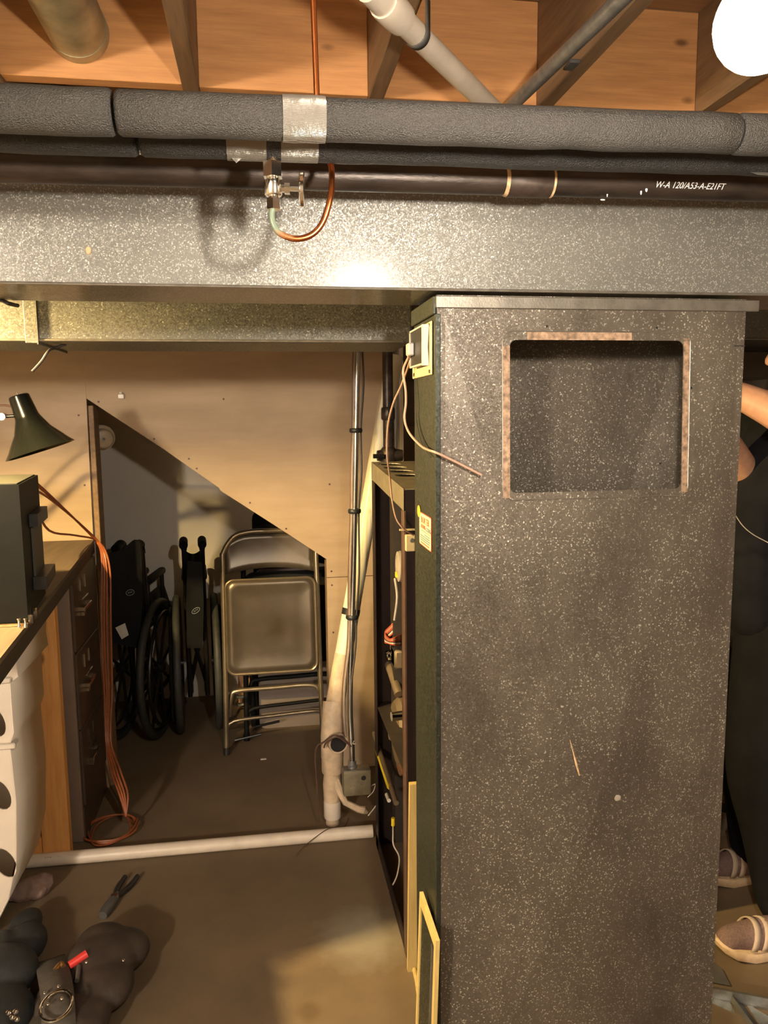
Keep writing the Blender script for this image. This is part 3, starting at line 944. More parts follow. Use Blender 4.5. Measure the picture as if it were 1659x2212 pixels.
# ================================================================== pipes under the joists
def seg_pipe(z_left, z_right, xl, xr):
    return lambda x: z_left + (z_right - z_left) * (x - xl) / (xr - xl)
z1 = seg_pipe(1.769, 1.781, -0.258, 0.585)
t = thing('insulated_pipe', 'front grey foam insulated pipe with a silver tape wrap across the picture', 'pipe', (0.1, 0.9, 1.775))
R1 = 0.0235
def sleeve(x0, x1, Y, zf, r, mat, t, wob=0.0008, lip=True):
    n = max(4, int((x1 - x0) / 0.04))
    pts, rad = [], []
    for i in range(n + 1):
        x = x0 + (x1 - x0) * i / n
        pts.append((x, Y + random.uniform(-wob, wob), zf(x) + random.uniform(-wob, wob)))
        rad.append(r + random.uniform(-wob, wob) * .5)
    if lip:
        pts = [(x0 - .000, Y, zf(x0)), (x0 + .004, Y, zf(x0))] + pts[1:-1] + [(x1 - .004, Y, zf(x1)), (x1, Y, zf(x1))]
        rad = [r * .90, r] + rad[1:-1] + [r, r * .90]
    return MB().tube(pts, rad, 28).build('foam_sleeve', mat, t, angle=60)
xj = atY(248, 248, .9).x
xt0, xt1 = atY(610, 260, .9).x, atY(702, 260, .9).x
xr = atY(1588, 290, .9).x
MB().tube([(-1.7, .9, z1(-1.7)), (1.9, .9, z1(1.9))], 0.011, 12).build('inner_pipe', M['foam_dark'], t)
sleeve(-1.7, xj - .001, .9, z1, R1 * 1.01, M['foam'], t)
sleeve(xj + .0025, xt0 + .01, .9, z1, R1 * .985, M['foam'], t)
sleeve(xt1 - .01, xr - .0005, .9, z1, R1 * .97, M['foam'], t)
sleeve(xr + .0005, 1.9, .9, z1, R1 * 1.0, M['foam'], t)
MB().tube([(xt0, .9, z1(xt0)), (xt0 + .012, .9, z1(xt0)), ((xt0 + xt1) / 2, .9, z1(xt0) + .0004), (xt1 - .01, .9, z1(xt1)), (xt1, .9, z1(xt1))],
          [R1 * 1.02, R1 * 1.035, R1 * 1.02, R1 * 1.03, R1 * 1.01], 28).build('tape_wrap', M['tape'], t)
sl = []
for i in range(9):
    x = xt1 + (xr - xt1) * i / 8
    a = R(38 - i * 1.6)
    sl.append((x, .9 - R1 * .985 * math.cos(a), z1(x) + R1 * .985 * math.sin(a)))
MB().tube(sl, 0.0006, 6).build('slit_seam', M['foam_dark'], t)

z2 = seg_pipe(1.781, 1.7895, -0.29, 0.65)
t = thing('insulated_pipe', 'dark foam insulated pipe half hidden behind the front insulated pipe', 'pipe', (0.1, 1.0, 1.783))
R2 = 0.0245
xj2 = atY(300, 315, 1.0).x
MB().tube([(-1.7, 1.0, z2(-1.7)), (1.9, 1.0, z2(1.9))], 0.011, 12).build('inner_pipe', M['foam_dark'], t)
sleeve(-1.7, xj2 - .002, 1.0, z2, R2, M['foam_dark'], t)
sleeve(xj2 + .002, 1.9, 1.0, z2, R2 * .99, M['foam_dark'], t)
for (a, b_) in ((490, 575), (606, 686)):
    xa_, xb_ = atY(a, 330, 1.0).x, atY(b_, 330, 1.0).x
    MB().tube([(xa_, 1.0, z2(xa_)), (xb_, 1.0, z2(xb_))], [R2 * 1.025, R2 * 1.02], 28).build('tape_wrap', M['tape'], t)
xa_ = atY(500, 345, 1.0).x
MB().faces([(xa_, .995, z2(xa_) - R2 * .98), (xa_ + .012, .995, z2(xa_) - R2), (xa_ + .006, .990, z2(xa_) - R2 - .007)], [(0, 1, 2)]).build('loose_tape_end', M['tape'], t)
xa_ = atY(1610, 378, 1.0).x
MB().faces([(xa_, .99, z2(xa_) - R2 * .93), (xa_ + .05, .99, z2(xa_) - R2 * .9), (xa_ + .045, .985, z2(xa_) - R2 - .004), (xa_ + .008, .985, z2(xa_) - R2 - .003)], [(0, 1, 2, 3)]).build('loose_tape_end', M['tape'], t)

z3 = seg_pipe(1.775, 1.7855, -0.328, 0.732)
t = thing('gas_pipe', 'black iron gas pipe with stencilled lettering along the trunk duct', 'pipe', (0.2, 1.12, 1.78))
R3 = 0.0205
xa_, xb_ = atY(1092, 412, 1.12).x, atY(1188, 414, 1.12).x
MB().tube([(-1.7, 1.12, z3(-1.7)), (xa_, 1.12, z3(xa_))], R3 * .96, 24).build('pipe_length', M['black_pipe'], t)
MB().tube([(xb_, 1.12, z3(xb_)), (1.9, 1.12, z3(1.9))], R3 * .96, 24).build('pipe_length', M['black_pipe'], t)
MB().tube([(xa_, 1.12, z3(xa_)), (xa_ + .002, 1.12, z3(xa_)), (xb_ - .002, 1.12, z3(xb_)), (xb_, 1.12, z3(xb_))], [R3, R3 * 1.08, R3 * 1.08, R3], 24).build('coupling', M['coupling'], t)
for xx in (xa_, xb_):
    MB().tube([(xx - .0035, 1.12, z3(xx)), (xx, 1.12, z3(xx)), (xx + .0025, 1.12, z3(xx))], [R3 * .97, R3 * 1.05, R3 * 1.06], 24).build('dope_ring', M['dope'], t)
a = R(-14)
xt = atY(1400, 421, 1.12).x
nx = Vector((0, -math.cos(a), math.sin(a)))
tyv = Vector((0, math.sin(a), math.cos(a)))
tyv = Vector((0, -math.sin(-a), math.cos(a)))
pz = z3(xt)
org = Vector((xt, 1.12, pz)) + nx * (R3 * .96 + .0006) - tyv * .004
text_obj('stencil_lettering', 'W-A 120/A53-A-E21FT', .0125, org, (1, 0, (z3(1) - z3(0))), tyv, M['white_ink'], t, shear=.35, sx=.92)
for (px, py, a_, b_) in ((1314, 424, .004, .0012), (1318, 416, .001, .004), (1388, 412, .0015, .005), (1398, 408, .002, .004)):
    p = atY(px, py, 1.12 - R3 * .9)
    MB().ball((p.x, 1.12 - math.sqrt(max(0, (R3 * .96) ** 2 - (p.z - z3(p.x)) ** 2)), p.z), (a_, .0008, b_), 8, 5).build('paint_fleck', M['white_ink'], t)

# copper tube and shut-off valve under the rear insulated pipe
VX, VY = 0.024, 1.0
t = thing('shutoff_valve', 'chrome shutoff valve with a round handle under the rear insulated pipe', 'valve', (VX, VY, 1.73))
hexp = lambda r: [(r * math.cos(2 * PI * k / 6 + .4), r * math.sin(2 * PI * k / 6 + .4)) for k in range(6)]
def hexnut(z0, z1_, r):
    return MB().prism(hexp(r), z1_ - z0, lambda a, b, c: (VX + a, VY + b, z0 + c))
MB().lathe((VX, VY, 1.752), (0, 0, 1), [(0, .0060), (.010, .0060), (.013, .004)], 14).build('inlet_stub', M['brass'], t)
hexnut(1.7395, 1.7570, .0126).build('compression_nut', M['chrome'], t, smooth=False)
MB().lathe((VX, VY, 1.7175), (0, 0, 1), [(0, .0095), (.002, .0108), (.018, .0108), (.0205, .0078), (.0225, .0078)], 12).build('valve_body', M['chrome'], t)
hexnut(1.7015, 1.7145, .0092).build('outlet_nut', M['chrome'], t, smooth=False)
MB().lathe((VX, VY, 1.7125), (0, 0, 1), [(0, .0062), (.006, .0062)], 12).build('outlet_neck', M['chrome'], t)
hd = Vector((1, -.10, -.02)).normalized()
MB().lathe((VX + .008, VY, 1.727), hd, [(0, .0048), (.006, .0048), (.006, .0070), (.0125, .0070), (.0125, .003), (.026, .003)], 6).build('stem', M['chrome'], t, smooth=False)
MB().lathe((VX + .0315, VY - .002, 1.7262), hd, [(0, .003), (.0005, .0185), (.002, .0205), (.0060, .0205), (.0070, .0175), (.005, .004)], 28).build('handle_wheel', M['chrome'], t)

tag(MB().tube([(VX, VY, 1.706), atY(587, 462, 1.0), atY(591, 485, 1.0), atY(606, 505, 1.0), atY(640, 516, 1.0), atY(675, 506, 1.0), atY(699, 476, 1.0), atY(714, 425, 1.0), atY(717, 385, 1.012),
               atY(713, 352, 1.034), (0.086, 1.040, 1.80), (0.082, 1.036, 1.90), (0.080, 1.03, 2.05), (0.081, 1.03, TOP - .01)], 0.0039, 14, smooth=7).build('copper_tube', M['copper']),
    'bare copper tube dropping from the joists and looping up to the chrome valve', 'copper tube')

# ---- things between the joists
t = thing('round_duct', 'round galvanized duct running between the joists at the top left', 'duct', (-0.367, 1.2, 2.282))
MB().tube([(-0.37, -1.4, 2.278), (-0.368, 0.6, 2.28), (-0.367, 1.876, 2.282)], 0.063, 32).build('duct_pipe', M['duct_round'], t)
MB().tube([(-0.367, 1.85, 2.282), (-0.367, 1.8785, 2.282)], 0.0645, 32).build('collar', M['duct_round'], t)
PVZ = 2.105
pa, pb = atZ(870, 45, PVZ), atZ(1050, 222, PVZ)
dr = (pb - pa).normalized()
t = thing('drain_pipe', 'cream plastic drain pipe slanting below the joists beside the copper tube', 'pipe', pa)
MB().tube([pa, pb + dr * .5], 0.0205, 20).build('pipe_length', M['pvc'], t)
MB().tube([pa - dr * .07, pa - dr * .06, pa - dr * .02, pa - dr * .005], [.0255, .027, .027, .0255], 20).build('fitting', M['pvc'], t)
MB().tube([pa - dr * .12, pa - dr * .07], .0225, 20).build('pipe_length', M['pvc'], t)
MB().tube([pa - dr * .14, pa - dr * .12], .017, 16).build('brass_stub', M['brass'], t)
MB().tube([pa - dr * .135, pa - dr * .165, pa - dr * .185 + Vector((0, 0, .02)), pa - dr * .19 + Vector((0, 0, .06)), Vector(((pa - dr * .19).x, (pa - dr * .19).y, TOP - .002))], .019, 16, smooth=4).build('riser', M['pvc'], t)
sp = pa + dr * .055
sd = Vector((-dr.y, dr.x, 0))
hang = [sp + sd * .022 * math.cos(a_) + Vector((0, 0, .022 * math.sin(a_))) for a_ in [R(x) for x in range(-190, 15, 15)]]
hang = [hang[0] + Vector((0, 0, .05))] + hang + [hang[-1] + Vector((0, 0, .05))]
st = MB()
wv = dr * .009
vs, fs = [], []
for q in hang:
    vs += [tuple(q - wv), tuple(q + wv)]
for i in range(len(hang) - 1):
    fs.append((2 * i, 2 * i + 1, 2 * i + 3, 2 * i + 2))
o = st.faces(vs, fs).build('hanger_strap', M['grey_steel'], t)
o.modifiers.new('thickness', 'SOLIDIFY').thickness = 0.0012
ca, cb = atZ(1340, 0, 2.155), atZ(1108, 225, 2.155)
cdv = (cb - ca).normalized()
t = thing('conduit', 'grey metal conduit slanting under the joists left of the bare bulb', 'conduit', cb)
MB().tube([ca - cdv * 1.2, cb + cdv * .35], 0.0150, 16).build('conduit_pipe', M['conduit'], t)
ra, rb = atZ(1235, 140, 2.172), atZ(1210, 165, 2.172)
MB().box(-.012, .012, -.02, .02, -.004, .004, .002).build('strap_clip', M['grey_steel'], t).location = (0, 0, 0)
o = [c for c in t.children if c.name.startswith('strap_clip')][0]
for v in o.data.vertices:
    v.co = Vector(v.co) + t.location
o.location = (ra - cb)
MBx = None

# ================================================================== the furnace
FX, FY0, FY1, FZ = 0.345, 1.86, 2.42, 1.262
FSL = 0.033 / 0.56
t = thing('furnace', 'open brown furnace with slotted top, its side panel off, behind the return drop', 'furnace', (0.6, 2.14, 0))
FXR = 0.86
slots = []
for k in range(4):
    yc = 2.355 - k * 0.085
    slots.append(ellipse(0.392 + .003 * k, yc, 0.036, 0.027, 20))
MB().plate([(FX, FY0), (FXR, FY0), (FXR, FY1), (FX, FY1)], slots, .003, lambda a, b, c: (a, b, FZ + (b - FY0) * FSL + c)).build('top_plate', M['furnace_top'], t, smooth=False)
MB().prism([(FY0, FZ - .052), (FY1, FZ + .033 - .052), (FY1, FZ + .036), (FY0, FZ + .003)], .003, lambda a, b, c: (FX - .001 + c, a, b)).build('top_rail', M['furnace_top'], t, smooth=False)
MB().box(FX, FX + .034, FY0, FY0 + .003, .0, FZ - .001).box(FX, FX + .003, FY0, FY0 + .045, .0, FZ - .052).build('front_post', M['furnace'], t, smooth=False)
MB().box(FX - .002, FX + .006, FY0 - .002, FY0 + .030, .0, FZ - .052, .002).build('post_edge', M['furnace_edge'], t, smooth=False)
MB().box(FX, FX + .003, FY1 - .05, FY1, .0, FZ - .022).box(FX, FX + .03, FY1 - .003, FY1, 0, FZ - .022).build('rear_post', M['furnace'], t, smooth=False)
MB().box(FX + .034, FXR, FY0, FY0 + .002, 0, FZ).build('front_panel', M['furnace'], t, smooth=False)
MB().box(FX + .03, FXR, FY1 - .002, FY1, 0, FZ + .032).build('rear_panel', M['furnace'], t, smooth=False)
MB().box(FXR - .002, FXR, FY0 + .002, FY1 - .002, 0, FZ).build('side_panel', M['furnace'], t, smooth=False)
MB().box(FX + .17, FX + .174, FY0 + .003, FY1 - .003, .52, FZ - .003).build('inner_baffle', M['inner_dark'], t, smooth=False)
MB().box(FX, FX + .004, FY0 + .003, FY1 - .003, 0.0, .045).build('base_rail', M['furnace'], t, smooth=False)
MB().box(FX + .004, FXR - .003, FY0 + .003, FY1 - .003, .50, .503).build('shelf_plate', M['inner_dark'], t, smooth=False)
MB().box(FX + .05, FX + .08, FY1 - .10, FY1 - .04, .06, FZ - .06).build('flue_channel', M['inner_dark'], t, smooth=False)
# pressure switch disc, facing the open side
def ip(px, py, dx):
    return atX(px, py, FX + dx)
ps = ip(858, 1224, .05)
o_ = MB().lathe((FX + .072, ps.y, ps.z), (-1, 0, 0), [(0, .046), (.012, .048), (.016, .046), (.020, .046), (.022, .034), (.020, .032), (.026, .007)], 28).build('pressure_switch', M['grey_box'], t)
MB().box(FX + .046, FX + .052, ps.y - .002, ps.y + .016, ps.z - .034, ps.z - .018).build('switch_tag', M['yellow'], o_, smooth=False)
MB().tube([ip(853, 1250, .05), ip(858, 1290, .05), ip(852, 1340, .04)], .004, 8, smooth=5).build('vacuum_hose', M['grey_plastic'], t)
for i in range(6):
    k = i * 1.0
    MB().tube([ip(866, 1325 + 4 * k, .08), ip(848, 1348 + 4 * k, .05), ip(832, 1366 + 4 * k, .03), ip(840, 1380 + 2 * k, .03), ip(852, 1378 + 3 * k, .04), ip(868, 1370 + 5 * k, .08)], .0026, 8, smooth=6).build(
        'harness_wire', M[('wire_red', 'wire_tan', 'wire_red', 'wire_brown', 'wire_white', 'wire_red')[i]], t)
MB().tube([ip(830, 1412, .05), ip(846, 1450, .05), ip(862, 1500, .06)], .015, 12).build('burner_tube', M['motor'], t)
q_ = ip(856, 1420, .06)
MB().box(FX + .05, FX + .11, q_.y - .03, q_.y + .07, q_.z - .03, q_.z + .03, .006).build('gas_valve', M['motor'], t)
MB().lathe((FX + .05, q_.y + .03, q_.z), (-1, 0, 0), [(0, .017), (.014, .017), (.018, .013)], 14).build('valve_knob', M['chrome'], t)
q_ = ip(850, 1570, .04)
mo = MB().lathe((FX + .11, q_.y, q_.z - .02), (-1, 0, 0), [(0, .11), (.05, .11), (.065, .095), (.07, .03), (.085, .02)], 28).build('blower_motor', M['motor'], t)
q_ = ip(845, 1547, .015)
MB().lathe((FX + .05, q_.y, q_.z), (-1, -.1, 0), [(0, .014), (.035, .014)], 14).build('shaft_stub', M['chrome'], mo)
q_ = ip(862, 1625, .05)
MB().lathe((FX + .11, q_.y, q_.z), (-1, 0, .1), [(0, .075), (.055, .075), (.06, .06)], 24).build('capacitor', M['copper_brown'], t)
MB().lathe((FX + .30, 2.14, .26), (-1, 0, 0), [(0, .19), (.12, .19), (.122, .17)], 32).build('blower_housing', M['inner_dark'], t)
la, lb = atX(808, 1590, FX + .012), atX(856, 1735, FX + .012)
MB().tube([la + Vector((0, .0, .01)), lb], .008, 10).build('support_rod', M['motor'], t)
la2, lb2 = la.lerp(lb, .24), la.lerp(lb, .80)
dv = (lb2 - la2)
MB().tube([la2 + Vector((-.003, 0, 0)), lb2 + Vector((-.003, 0, 0))], .0095, 4).build('warning_label', M['yellow'], t, smooth=False)
p = atX(838, 1724, FX + .004)
MB().tube([p + Vector((0, .024, -.001)), p + Vector((0, -.02, .002))], .006, 10).build('white_plug', M['socket'], t)
p = atX(849, 1775, FX + .004)
MB().tube([p + Vector((0, 0, .012)), p - Vector((0, 0, .012))], .0055, 8).build('yellow_ferrule', M['yellow'], t)
MB().tube([p - Vector((0, 0, .012)), atX(849, 1800, FX + .006), atX(850, 1825, FX + .005), atX(862, 1850, FX + .02), atX(860, 1880, FX + .02), atX(852, 1905, FX + .01), atX(832, 1938, FX - .005)], .0022, 8, smooth=5).build('loose_wire', M['wire_white'], t)
p = atY(886, 1172, 1.85)
MB().box(p.x - .012, p.x + .012, 1.845, 1.858, p.z - .022, p.z + .02, .002).box(p.x - .026, p.x + .012, 1.85, 1.858, p.z + .030, p.z + .034).build('door_switch', M['plate_cream'], t, smooth=False)
MB().lathe((p.x + .004, 1.845, p.z + .006), (0, -1, 0), [(0, .006), (.004, .005)], 10).build('switch_button', M['grey_steel'], t)
# debris strip of grime on the floor is part of the floor's base trim
tag(MB().tube([atZ(893, 2085, .006), atZ(901, 2120, .005), atZ(905, 2150, .005)], .006, 8).build('lath_offcut', M['lath']), 'short yellowish lath offcut on the floor beside the furnace foot', 'offcut')

tl, bl_ = atY(893, 1697, 1.80), atY(886, 2062, 1.82)
tag(MB().prism([(0, 0), (.024, 0), (.024, 1), (0, 1)], .016, lambda a, b, c: (bl_.x - .008 + a + (tl.x - bl_.x) * b, 1.81 + c - .005 * b, .0 + (tl.z) * b)).build('wood_lath', M['lath'], smooth=False),
    'narrow yellowish wood lath leaning against the furnace front post', 'lath')
# filter leaning on the side of the return drop
t = thing('air_filter', 'pale framed air filter leaning on the foot of the return drop', 'filter', (.27, 1.26, 0))
FA, FB, FT = 1.195, 1.335, .545
def fpt(a, b, c):
    return (.255 + c + .018 * (b / FT), a, b)
MB().plate([(FA, .002), (FB, .002), (FB, FT), (FA, FT)], [rrect(FA + .014, FB - .012, .02, FT - .02, .004, 3)], .007, fpt).build('frame', M['lath'], t, smooth=False)
MB().plate([(FA + .012, .018), (FB - .010, .018), (FB - .010, FT - .018), (FA + .012, FT - .018)], [], .002, lambda a, b, c: fpt(a, b, c + .003)).build('mesh_pad', M['plenum_side'], t, smooth=False)
for k in range(3):
    MB().tube([fpt(FA + .018 + .008 * k, FT - .03, .001), fpt(FA + .018 + .008 * k, .03, .001)], .0009, 6).build('pad_wire', M['flange'], t)

# ================================================================== drain stack, conduit and junction box
t = thing('drain_stack', 'stained plastic drain stack with an open tee and slanting cream pipe', 'pipe', (.215, 2.58, 0))
V = Vector
B0, B1 = V((.212, 2.58, 0)), V((.228, 2.60, .43))
MB().tube([B0, B0 + V((0, 0, .03))], .024, 18).build('floor_stub', M['pvc_dirty'], t)
MB().tube([B0 + V((0, 0, .025)), B0 + V((0, 0, .03)), B0 + V((0, 0, .085)), B0 + V((0, 0, .09))], [.03, .031, .031, .03], 20).build('white_collar', M['pvc'], t)
MB().tube([B0 + V((0, 0, .085)), B0 + V((.002, 0, .15)), B0 + V((.003, 0, .21))], [.030, .034, .028], 20).build('stack_pipe', M['pvc_dirty'], t)
MB().tube([V((.215, 2.58, .195)), V((.215, 2.58, .2)), V((.2155, 2.58, .258)), V((.2155, 2.58, .263))], [.037, .0385, .0385, .037], 22).build('coupling', M['pvc_dirty'], t)
MB().tube([V((.215, 2.58, .25)), V((.2165, 2.58, .33)), V((.222, 2.59, .385)), V((.229, 2.61, .44))], [.040, .041, .041, .041], 24).build('tee', M['pvc_dirty'], t)
tc = V((.2200, 2.58, .318))
td = V((.22, -.97, .06)).normalized()
MB().tube([tc, tc + td * .058], .0345, 24).build('tee_branch', M['pvc_dirty'], t)
MB().tube([tc + td * .048, tc + td * .0590], .0290, 24).build('open_mouth', M['hole'], t)
D0, D1 = V((.229, 2.61, .42)), atY(853, 770, 2.80)
DV = (D1 - D0)
MB().tube([D0, D0 + DV * .15], [.034, .032], 22).build('slant_pipe', M['pvc_dirty'], t)
MB().tube([D0 + DV * .14, D0 + DV * .30], [.031, .031], 22).build('slant_pipe', M['pvc'], t)
MB().tube([D0 + DV * .30, D1], [.0305, .0305], 22).build('slant_pipe', M['pvc_cream'], t)
tb = D0 + DV * .215
MB().tube([D0 + DV * .258, D0 + DV * .276], .0325, 22).build('tape_band', M['black_tape'], t)
br = MB().tube([V((.215, 2.575, .19)), V((.235, 2.555, .14)), V((.255, 2.535, .098)), V((.30, 2.525, .074)), V((.318, 2.52, .072)), V((.33, 2.52, .062))], [.020, .016, .011, .012, .014, .006], 8)
br.build('broken_clamp', M['pvc_dirty'], t)

t = thing('junction_box', 'square metal junction box with knockouts at the foot of the conduit', 'junction box', (.30, 2.53, .155))
jb0, jb1 = atY(740, 1715, 2.52), atY(800, 1655, 2.52)
MB().box(jb0.x, jb1.x, 2.50, 2.545, jb0.z, jb1.z, .008, 3).build('box_body', M['flange'], t)
MB().box(jb0.x + .002, jb1.x - .002, 2.494, 2.4995, jb0.z + .002, jb1.z - .002, .0025, 2).build('cover_plate', M['furnace_top'], t)
jc = (jb0 + jb1) / 2
for (a, b_, r_) in ((.022, .018, .0085), (-.02, .012, .010), (-.018, -.024, .010), (.02, -.02, .008)):
    if r_ == .0085:
        MB().lathe((jc.x + a, 2.4945, jc.z + b_), (0, -1, 0), [(-.001, r_), (.0007, r_)], 16).build('open_knockout', M['hole'], t)
    else:
        MB().tube([(jc.x + a + r_ * math.cos(q), 2.4937, jc.z + b_ + r_ * math.sin(q)) for q in [2 * PI * k / 18 for k in range(18)]], .0008, 6, closed=True).build('knockout_ring', M['furnace_top'], t)
for (a, b_) in ((.002, .008), (-.012, -.006), (.014, -.004), (-.022, -.008), (.026, -.026)):
    MB().lathe((jc.x + a, 2.4945, jc.z + b_), (0, -1, 0), [(-.001, .0025), (.0007, .0022)], 8).build('cover_screw', M['grey_steel'], t)
pts = [(.262 + .022, 2.523, jb1.z - .004)]
ctop = atY(768, 1640, 2.523)
cpts = [V((ctop.x - .012, 2.523, jb1.z - .004)), V((ctop.x - .012, 2.523, jb1.z + .06)), atY(756, 1500, 2.56), atY(763, 1250, 2.60), atY(768, 1000, 2.60), atY(773, 740, 2.60), atY(776, 690, 2.60)]
t = thing('conduit', 'bright vertical conduit with taped tubes above the junction box', 'conduit', cpts[0])
MB().tube(cpts, .0098, 14, smooth=5).build('conduit_pipe', M['bright_conduit'], t)
MB().lathe(cpts[0], (0, 0, 1), [(-.004, .017), (.012, .017), (.014, .014), (.03, .014)], 12).build('box_connector', M['conduit'], t)
for dx_, dy_, m_ in ((-.013, .006, 'tube_clear'), (-.017, .012, 'wire_brown'), (.011, .010, 'wire_black')):
    q = []
    for (px, py, yy) in ((762, 1400, 2.56), (764, 1332, 2.58), (766, 1240, 2.58), (769, 1104, 2.59), (771, 1020, 2.585), (773, 930, 2.59), (775, 830, 2.585), (776, 740, 2.59), (778, 690, 2.59)):
        wob = .006 if py in (1240, 1020, 830) else 0
        q.append(atY(px, py, yy) + V((dx_ + (wob if dx_ > -.01 else -wob * .3), dy_, 0)))
    base = [atY(756, 1590, 2.50), atY(752, 1545, 2.51), atY(753, 1480, 2.53)]
    q = [b2 + V((dx_, dy_, 0)) for b2 in base] + q
    MB().tube(q, .0045 if m_ == 'tube_clear' else .0035, 8, smooth=5).build('taped_tube', M[m_], t)
for (px, py) in ((771, 930), (768, 1104), (763, 1332)):
    q = atY(px, py, 2.594)
    MB().lathe(q + V((-.004, -.004, -.007)), (0, 0, 1), [(0, .020), (.003, .0225), (.012, .0225), (.015, .020)], 16).build('tape_band', M['black_tape'], t)
# twisted wires round the stack
tag(MB().tube([atY(690, 1775, 2.53), atY(684, 1690, 2.53), atY(682, 1620, 2.53), atY(700, 1602, 2.52), atY(722, 1588, 2.51), atY(745, 1598, 2.49), atY(758, 1612, 2.485), atY(750, 1606, 2.48), atY(728, 1592, 2.48), atY(705, 1604, 2.50),
               atY(700, 1615, 2.53)], .0026, 8, smooth=6).build('loose_cable', M['wire_brown']), 'brown cable looped round the drain stack above the junction box', 'cable')
tag(MB().tube([atY(765, 1600, 2.49), atY(762, 1606, 2.485), atY(764, 1607, 2.483), atY(768, 1607, 2.48)], .0012, 6, smooth=4).build('wire_tie', M['wire_white']), 'tiny white wire tie on the conduit just above the junction box', 'tie')
tag(MB().tube([atY(800, 1700, 2.52), atY(810, 1694, 2.50), atY(816, 1703, 2.48), atY(820, 1718, 2.46), atY(812, 1740, 2.45), atY(795, 1762, 2.45)], .0016, 8, smooth=6)
    .tube([atY(811, 1696, 2.50), atY(806, 1710, 2.50), atY(794, 1722, 2.50)], .0013, 8, smooth=5).build('cut_wire', M['wire_white']), 'white cut wire sticking out right of the junction box', 'wire')

# black gas drop behind the furnace
gp = V((.530, 2.66, 0))
t = thing('gas_drop', 'black vertical gas pipe with a shutoff handle behind the furnace top', 'pipe', gp)
gx = atY(838, 880, 2.66).x
MB().tube([(gx, 2.66, 1.22), (gx, 2.66, 2.3)], .018, 18).build('pipe_length', M['black_pipe'], t)
MB().tube([(gx, 2.66, .0), (gx, 2.66, 1.2)], .018, 18).build('pipe_length', M['black_pipe'], t)
zc = atY(838, 984, 2.66).z
MB().lathe((gx, 2.66, zc - .03), (0, 0, 1), [(0, .02), (.008, .028), (.03, .028), (.05, .028), (.06, .02)], 16).build('valve_body', M['black_pipe'], t)
MB().lathe((gx + .03, 2.66, zc), (1, 0, 0), [(-.07, .018), (-.05, .022), (0, .022), (.02, .02)], 12).build('valve_bonnet', M['black_pipe'], t)
hz = atY(806, 983, 2.63)
MB().tube([(gx - .02, 2.63, zc), (hz.x, 2.63, zc)], .008, 10).build('valve_lever', M['black_metal'], t)
MB().lathe((gx, 2.66, atY(838, 895, 2.66).z - .02), (0, 0, 1), [(0, .020), (.005, .024), (.04, .024), (.045, .02)], 14).build('coupling', M['black_pipe'], t)

# floor pipe
fa, fb = atZ(30, 1868, .0), atZ(802, 1802, .0)
t = thing('floor_pipe', 'long white plastic pipe lying across the floor before the stairs', 'pipe', (0, 2.48, 0))
MB().tube([(-1.02, 2.485, .0215), (.340, 2.468, .0215)], .0213, 20).build('pipe_length', M['pvc'], t)
for (x, n_) in ((-.76, 7), (-.70, 18), (-.58, 12), (-.19, 4)):
    mk = MB()
    for k in range(n_):
        xx = x + k * .0075
        mk.box(xx, xx + random.uniform(.003, .0055), 2.4665, 2.4672, .0325, .0325 + random.uniform(.003, .006))
    o = mk.build('printed_mark', M['grey_plastic'], t, smooth=False)
tag(MB().tube([atZ(640, 1850, .003), atZ(655, 1830, .02), V((.17, 2.452, .046)), V((.205, 2.47, .0465)), V((.25, 2.52, .02)), V((.27, 2.60, .003))], .0014, 6, smooth=6).build('thin_wire', M['wire_brown']),
    'thin brown wire draped over the white floor pipe', 'wire')

# ================================================================== understairs: fixture, wheelchairs, folding chairs
p = atY(222, 945, 3.20)
t = thing('lampholder', 'round brown porcelain lampholder on the stud under the stair slope', 'lampholder', p)
ax = V((.35, -.94, -.05)).normalized()
MB().lathe(p + V((-.012, .03, 0)), ax, [(0, .048), (.010, .052), (.022, .050), (.026, .040)], 28).build('box_cover', M['porcelain'], t)
MB().lathe(p + V((-.002, .0, -.004)), ax, [(0, .040), (.026, .040), (.034, .034), (.035, .03)], 28).build('lamp_base', M['porcelain'], t)
MB().lathe(p + V((-.002, .0, -.004)) + ax * .034, ax, [(0, .006), (.003, .005)], 12).build('center_screw', M['grey_steel'], t)
MB().box(-.612, p.x + .01, p.y + .005, p.y + .05, p.z - .03, p.z + .034, .004).build('mounting_bracket', M['grey_steel'], t)


